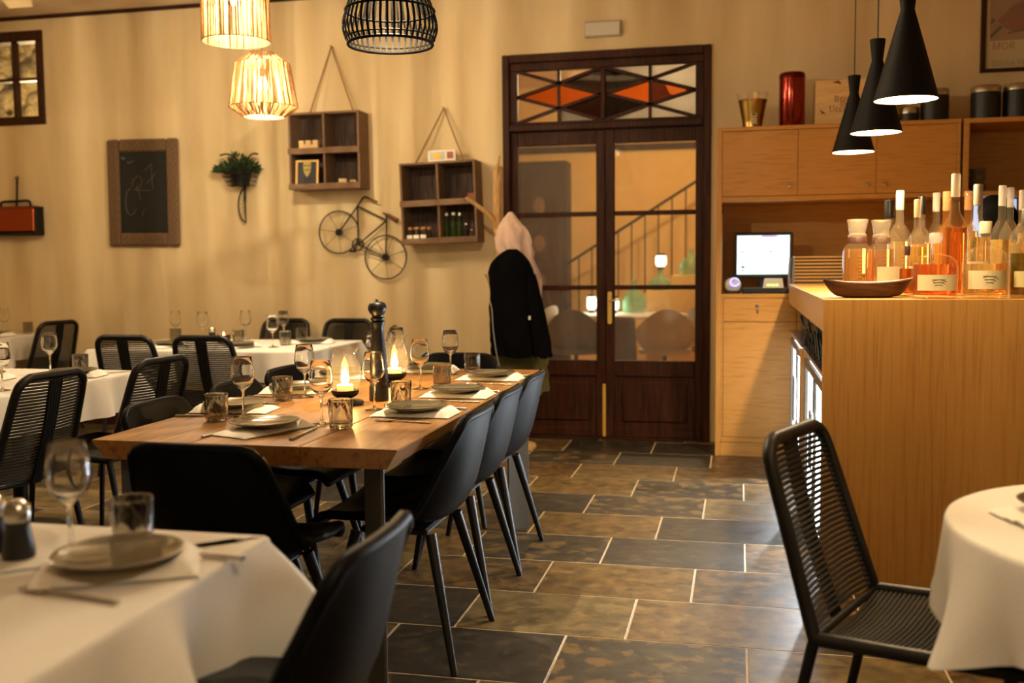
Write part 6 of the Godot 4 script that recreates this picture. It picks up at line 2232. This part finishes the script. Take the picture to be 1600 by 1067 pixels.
# ------------------------------------------------------------------ placing
func build_seating() -> void:
	var c := make_leather_chair()
	var g := "leather chairs round the long table"
	c.position = Vector3(-1.075, 0, -3.15)
	c.rotation.y = -PI / 2
	tag(c, "black leather shell chair on the aisle side, at the table corner by the camera end", "chair", g)
	c.set_meta("label", "black leather shell chair on the aisle side, farthest from the coats")
	copy(c, Vector3(-1.09, 0, -3.68), -PI / 2, "black leather shell chair, middle one on the aisle side of the long table", g)
	copy(c, Vector3(-1.10, 0, -4.21), -PI / 2, "black leather shell chair on the aisle side, nearest the coats", g)
	copy(c, Vector3(-1.75, 0, -3.13), PI / 2, "black leather shell chair on the wall side, farthest from the coats", g)
	copy(c, Vector3(-1.76, 0, -3.72), PI / 2, "black leather shell chair, middle one on the wall side of the long table", g)
	copy(c, Vector3(-1.80, 0, -4.27), PI / 2, "black leather shell chair on the wall side, nearest the coats", g)
	copy(c, Vector3(-1.405, 0, -2.62), PI, "black leather shell chair at the near head of the long table", g)
	copy(c, Vector3(-1.43, 0, -4.83), 0.0, "black leather shell chair at the far head of the long table", g)
	copy(c, Vector3(-0.87, 0, -1.65), -PI / 2, "black leather shell chair drawn up to the near white table", "")
	var r := make_rope_chair()
	g = "black cord chairs at the white tables"
	r.position = Vector3(0.44, 0, -2.39)
	r.rotation.y = deg_to_rad(66)
	tag(r, "black cord chair in front of the bar at the round table", "chair", g)
	copy(r, Vector3(-2.95, 0, -3.44), deg_to_rad(-93), "black cord chair at the left table, nearer the long table's end", g)
	copy(r, Vector3(-2.85, 0, -4.06), deg_to_rad(-95), "black cord chair at the left table, nearer the wall", g)
	copy(r, Vector3(-3.575, 0, -5.64), PI, "black cord chair with its back to the room at the wall table, left one", g)
	copy(r, Vector3(-3.06, 0, -5.64), PI, "black cord chair with its back to the room at the wall table, right one", g)
	copy(r, Vector3(-3.38, 0, -6.78), 0.0, "black cord chair against the wall behind the wall table, left one", g)
	copy(r, Vector3(-2.87, 0, -6.78), 0.0, "black cord chair against the wall behind the wall table, right one", g)
	copy(r, Vector3(-5.40, 0, -6.78), deg_to_rad(-100), "black cord chair under the chalkboard at the corner table", g)
	copy(r, Vector3(-2.53, 0, -6.15), deg_to_rad(-75), "black cord chair at the end of the wall table below the bicycle", g)

func setting_spot(pl: Node3D, np: Array, k: int, at: Vector3, dir: float, plabel: String, nlabel: String, first: bool, size := 1.0) -> void:
	# napkin below, plate on top
	var nm: ArrayMesh = np[k % np.size()]
	single(nm, "linen_napkin", M.napkin, nlabel, "napkin", at + Vector3(0, 0.0005, 0), dir, "folded napkins under the plates")
	var p := at + Vector3(0, 0.0175, 0)
	if first:
		pl.position = p
		tag(pl, plabel, "plate", "grey-green plates")
	else:
		copy(pl, p, 0.0, plabel, "grey-green plates")

func build_tableware() -> void:
	var T := 0.7605
	var glass0 := make_wine_glass()
	var tum0 := make_tumbler()
	var plate0 := make_plate()
	var fork0 := make_fork()
	var knife0 := make_knife()
	var nap := [make_napkin(0.28, 0.16, 1), make_napkin(0.27, 0.17, 2), make_napkin(0.285, 0.15, 3)]
	var gl := [[-1.631, -3.086, "wine glass beside the smoky tumbler at the wall-side place next to the near head"], [-1.637, -3.595, "wine glass at the middle wall-side place of the long table"], [-1.306, -2.989, "wine glass of the near head place on the long table"], [-1.248, -3.313, "wine glass in front of the pepper mill"], [-1.272, -3.911, "wine glass at the middle aisle-side place of the long table"], [-1.30, -4.45, "wine glass at the far aisle-side place of the long table"], [-1.66, -4.42, "wine glass behind the pepper mill at the far wall-side place"], [-1.62, -4.62, "wine glass behind the second lantern at the far head place"]]
	for k in gl.size():
		var p := Vector3(gl[k][0], T, gl[k][1])
		if k == 0:
			glass0.position = p
			tag(glass0, gl[k][2], "wine glass", "wine glasses on the long table")
		else:
			copy(glass0, p, k * 0.7, gl[k][2], "wine glasses on the long table")
	var tu := [[-1.68, -2.994, "smoky tumbler at the wall-side place next to the near head"], [-1.684, -3.496, "smoky tumbler at the middle wall-side place"], [-1.215, -2.928, "smoky tumbler at the near head place, shining on the wood"], [-1.185, -3.419, "smoky tumbler at the aisle-side place next to the pepper mill"], [-1.201, -3.986, "smoky tumbler at the middle aisle-side place"], [-1.223, -4.553, "smoky tumbler at the far aisle-side place"]]
	for k in tu.size():
		var p := Vector3(tu[k][0], T, tu[k][1])
		if k == 0:
			tum0.position = p
			tag(tum0, tu[k][2], "tumbler", "tumblers on the long table")
		else:
			copy(tum0, p, k * 1.1, tu[k][2], "tumblers on the long table")
	var pls := [[-1.735, -3.22, 0.1, "wall-side place by the near table head"], [-1.74, -3.74, 0.15, "middle wall-side place of the long table"], [-1.43, -2.835, 1.2, "near head place of the long table"], [-1.07, -3.235, 0.0, "aisle-side place beside the pepper mill"], [-1.06, -3.725, 0.0, "middle aisle-side place of the long table"], [-1.07, -4.285, 0.0, "far aisle-side place of the long table"], [-1.44, -4.56, 0.1, "far head place of the long table"], [-1.76, -4.27, 0.1, "far wall-side place of the long table"]]
	for k in pls.size():
		var q: Array = pls[k]
		setting_spot(plate0, nap, k, Vector3(q[0], T, q[1]), q[2] + (PI if q[0] < -1.6 else 0.0), "grey-green glazed plate at the " + q[3], "folded napkin under the plate at the " + q[3], k == 0)
	var fg := "forks on the tables"
	var kg := "knives on the tables"
	fork0.position = Vector3(-1.545, T, -2.79)
	fork0.rotation.y = deg_to_rad(82)
	tag(fork0, "steel fork at the near head place of the long table", "fork", fg)
	knife0.position = Vector3(-1.283, T, -2.80)
	knife0.rotation.y = deg_to_rad(95)
	tag(knife0, "steel knife at the near head place of the long table", "knife", kg)
	for q in [[-1.06, -3.07, 172.0, "steel fork at the aisle-side place beside the pepper mill"], [-1.03, -3.56, 176.0, "steel fork at the middle aisle-side place"], [-1.03, -4.1, 178.0, "steel fork at the far aisle-side place"], [-1.75, -3.4, 0.0, "steel fork at the wall-side place next to the near head"], [-1.76, -3.92, 0.0, "steel fork at the middle wall-side place"]]:
		copy(fork0, Vector3(q[0], T, q[1]), deg_to_rad(q[2]), q[3], fg)
	for q in [[-1.04, -3.38, 178.0, "steel knife at the aisle-side place beside the pepper mill"], [-1.04, -3.87, 176.0, "steel knife at the middle aisle-side place"], [-1.04, -4.43, 180.0, "steel knife at the far aisle-side place"], [-1.76, -3.075, 10.0, "steel knife at the wall-side place next to the near head"], [-1.75, -3.56, 4.0, "steel knife at the middle wall-side place"], [-1.76, -4.15, 4.0, "steel knife at the far wall-side place"]]:
		copy(knife0, Vector3(q[0], T, q[1]), deg_to_rad(q[2]), q[3], kg)
	var la := make_lantern()
	la.position = Vector3(-1.406, T, -3.435)
	tag(la, "glass candle lantern on black iron stand, left of the pepper mill", "lantern", "candle lanterns on the long table")
	copy(la, Vector3(-1.421, T, -4.021), 0.4, "glass candle lantern on black iron stand, behind the pepper mill", "candle lanterns on the long table")
	for p in [Vector3(-1.406, 0.868, -3.435), Vector3(-1.421, 0.868, -4.021)]:
		omni(p, Color(1.0, 0.78, 0.45), 0.11, 0.012, "candle_light")
	build_pepper_mill()
	# near white table
	var W := 0.7515
	copy(glass0, Vector3(-1.181, W, -1.572), 0.3, "wine glass on the near white table", "glasses on the white tables")
	copy(tum0, Vector3(-1.1, W, -1.64), 0.3, "smoky tumbler on the near white table", "tumblers on the white tables")
	setting_spot(plate0, nap, 1, Vector3(-1.035, W, -1.5), 0.5, "grey-green glazed plate on the near white table", "folded ivory napkin under the plate on the near white table", false)
	copy(fork0, Vector3(-1.03, W, -1.36), deg_to_rad(170), "steel fork on the near white table", fg)
	copy(knife0, Vector3(-0.96, W, -1.6), deg_to_rad(176), "steel knife on the near white table", kg)
	var sh := make_shaker(true)
	sh.position = Vector3(-1.262, W, -1.535)
	tag(sh, "small black grinder with shiny top on the near white table, by the wine glass", "grinder", "grinders on the near table")
	copy(sh, Vector3(-1.335, W, -1.56), 0.0, "small black grinder with shiny top on the near white table, away from the wine glass", "grinders on the near table")
	# round table
	setting_spot(plate0, nap, 2, Vector3(0.66, W, -2.17), 0.3, "grey-green glazed plate on the round table", "folded ivory napkin under the plate on the round table", false)
	copy(fork0, Vector3(0.545, W, -2.06), deg_to_rad(100), "steel fork on the round table", fg)
	# left table
	copy(glass0, Vector3(-3.32, W, -4.32), 0.0, "wine glass on the left white table by the cord chair", "glasses on the white tables")
	copy(glass0, Vector3(-3.05, W, -3.66), 0.0, "wine glass at the near side of the left white table", "glasses on the white tables")
	copy(tum0, Vector3(-3.18, W, -4.36), 0.0, "smoky tumbler on the left white table", "tumblers on the white tables")
	setting_spot(plate0, nap, 0, Vector3(-3.1, W, -4.2), 0.2, "grey-green glazed plate on the left white table nearer the wall", "folded ivory napkin under the plate nearer the wall on the left white table", false)
	setting_spot(plate0, nap, 1, Vector3(-3.45, W, -4.0), 0.2, "grey-green glazed plate on the left white table away from the wall", "folded ivory napkin under the plate away from the wall on the left white table", false)
	copy(fork0, Vector3(-3.02, W, -4.05), deg_to_rad(178), "steel fork on the left white table", fg)
	copy(knife0, Vector3(-3.3, W, -3.75), deg_to_rad(178), "steel knife on the left white table", kg)
	# wall table
	var wg := [[-3.9, -6.42, "wine glass at the window end of the wall table"], [-3.62, -6.3, "wine glass beside the small grinder on the wall table"], [-3.4, -6.5, "wine glass before the left wall chair on the wall table"], [-2.9, -5.9, "wine glass at the front of the wall table"], [-3.1, -6.48, "wine glass between the wall chairs on the wall table"]]
	for q in wg:
		copy(glass0, Vector3(q[0], W, q[1]), 0.0, q[2], "glasses on the white tables")
	for q in [[-3.3, -6.2, "smoky tumbler by the tea light on the wall table"], [-2.9, -6.08, "smoky tumbler at the front of the wall table"], [-2.92, -6.38, "smoky tumbler before the right wall chair"], [-3.8, -6.25, "smoky tumbler at the window end of the wall table"]]:
		copy(tum0, Vector3(q[0], W, q[1]), 0.0, q[2], "tumblers on the white tables")
	setting_spot(plate0, nap, 2, Vector3(-3.12, W, -5.85), 1.3, "grey-green glazed plate at the front of the wall table", "folded ivory napkin under the plate at the front of the wall table", false)
	setting_spot(plate0, nap, 0, Vector3(-2.78, W, -6.25), 0.2, "grey-green glazed plate at the bicycle end of the wall table", "folded ivory napkin under the plate at the bicycle end of the wall table", false)
	setting_spot(plate0, nap, 1, Vector3(-3.62, W, -5.85), 1.3, "grey-green glazed plate at the front left of the wall table", "folded ivory napkin under the plate at the front left of the wall table", false)
	copy(sh, Vector3(-3.55, W, -6.3), 0.0, "small black grinder with shiny top on the wall table", "")
	var t := thing("tea_light_holder", "dark tea light holder with a lit candle on the wall table", "candle holder", Vector3(-3.38, W, -6.15))
	var b := MB.new()
	b.lathe([Vector2(0, 0), Vector2(0.04, 0), Vector2(0.045, 0.06), Vector2(0.041, 0.06), Vector2(0.036, 0.012), Vector2(0, 0.012)], 20)
	part(b, "cup", M.door_wood, t)
	b = MB.new()
	b.lathe([Vector2(0, 0.012), Vector2(0.03, 0.012), Vector2(0.03, 0.045), Vector2(0, 0.045)], 16)
	part(b, "candle", M.wax, t)
	b = MB.new()
	b.lathe([Vector2(0, 0.046), Vector2(0.006, 0.054), Vector2(0.004, 0.068), Vector2(0, 0.08)], 10, 60.0)
	part(b, "candle_flame", M.flame, t)
	omni(Vector3(-3.38, W + 0.062, -6.15), Color(1.0, 0.78, 0.45), 0.02, 0.01, "candle_light")
	# corner table
	copy(glass0, Vector3(-5.62, W, -6.8), 0.0, "wine glass on the corner table", "glasses on the white tables")
	copy(tum0, Vector3(-5.53, W, -6.95), 0.0, "smoky tumbler on the corner table", "tumblers on the white tables")
	setting_spot(plate0, nap, 0, Vector3(-5.56, W, -6.62), 0.0, "grey-green glazed plate on the corner table", "folded ivory napkin under the plate on the corner table", false)

func _ready() -> void:
	# ---- camera
	var cam := Camera3D.new()
	cam.name = "camera"
	add_child(cam)
	cam.position = Vector3(0, 1.27, 0)
	cam.rotation_degrees = Vector3(-4.43, 12.75, -0.53)
	var at := CameraAttributesPhysical.new()
	at.frustum_focal_length = 35.31
	at.frustum_focus_distance = 3.7
	at.frustum_near = 0.05
	at.frustum_far = 60.0
	at.exposure_aperture = 2.2
	cam.attributes = at
	cam.current = true
	# ---- night outside, exposure
	var we := WorldEnvironment.new()
	we.name = "environment"
	var env := Environment.new()
	env.background_mode = Environment.BG_COLOR
	env.background_color = Color(0.012, 0.014, 0.02)
	env.tonemap_mode = Environment.TONE_MAPPER_LINEAR
	env.tonemap_exposure = 1.0
	env.sdfgi_enabled = true
	env.ssao_enabled = true
	env.ssil_enabled = true
	we.environment = env
	add_child(we)
	# ---- structure
	make_materials()
	build_floor()
	build_shell()
	build_door()
	build_window()
	build_next_room()
	# ---- lamps and furniture
	build_pendants()
	build_long_table()
	cloth_table(-1.78, -0.885, -1.755, -0.95, "square table under a white cloth in the foreground, left of the aisle", "white cloth on the foreground table left of the aisle", 0.17, 1)
	cloth_table(-3.85, -2.94, -4.5, -3.0, "table under a white cloth between the long table and the left wall", "white cloth on the table between long table and left wall", 0.17, 2)
	cloth_table(-4.05, -2.55, -6.55, -5.62, "table under a white cloth along the back wall below the crate shelves", "white cloth on the table below the crate shelves", 0.18, 3)
	cloth_table(-6.25, -5.39, -7.1, -6.45, "small table under a white cloth in the corner below the window", "white cloth on the corner table below the window", 0.17, 4)
	round_cloth_table()
	build_cabinets()
	build_bar()
	build_seating()
	# ---- things
	build_coats()
	build_wall_things()
	build_tableware()
	build_bottles()
	build_person()
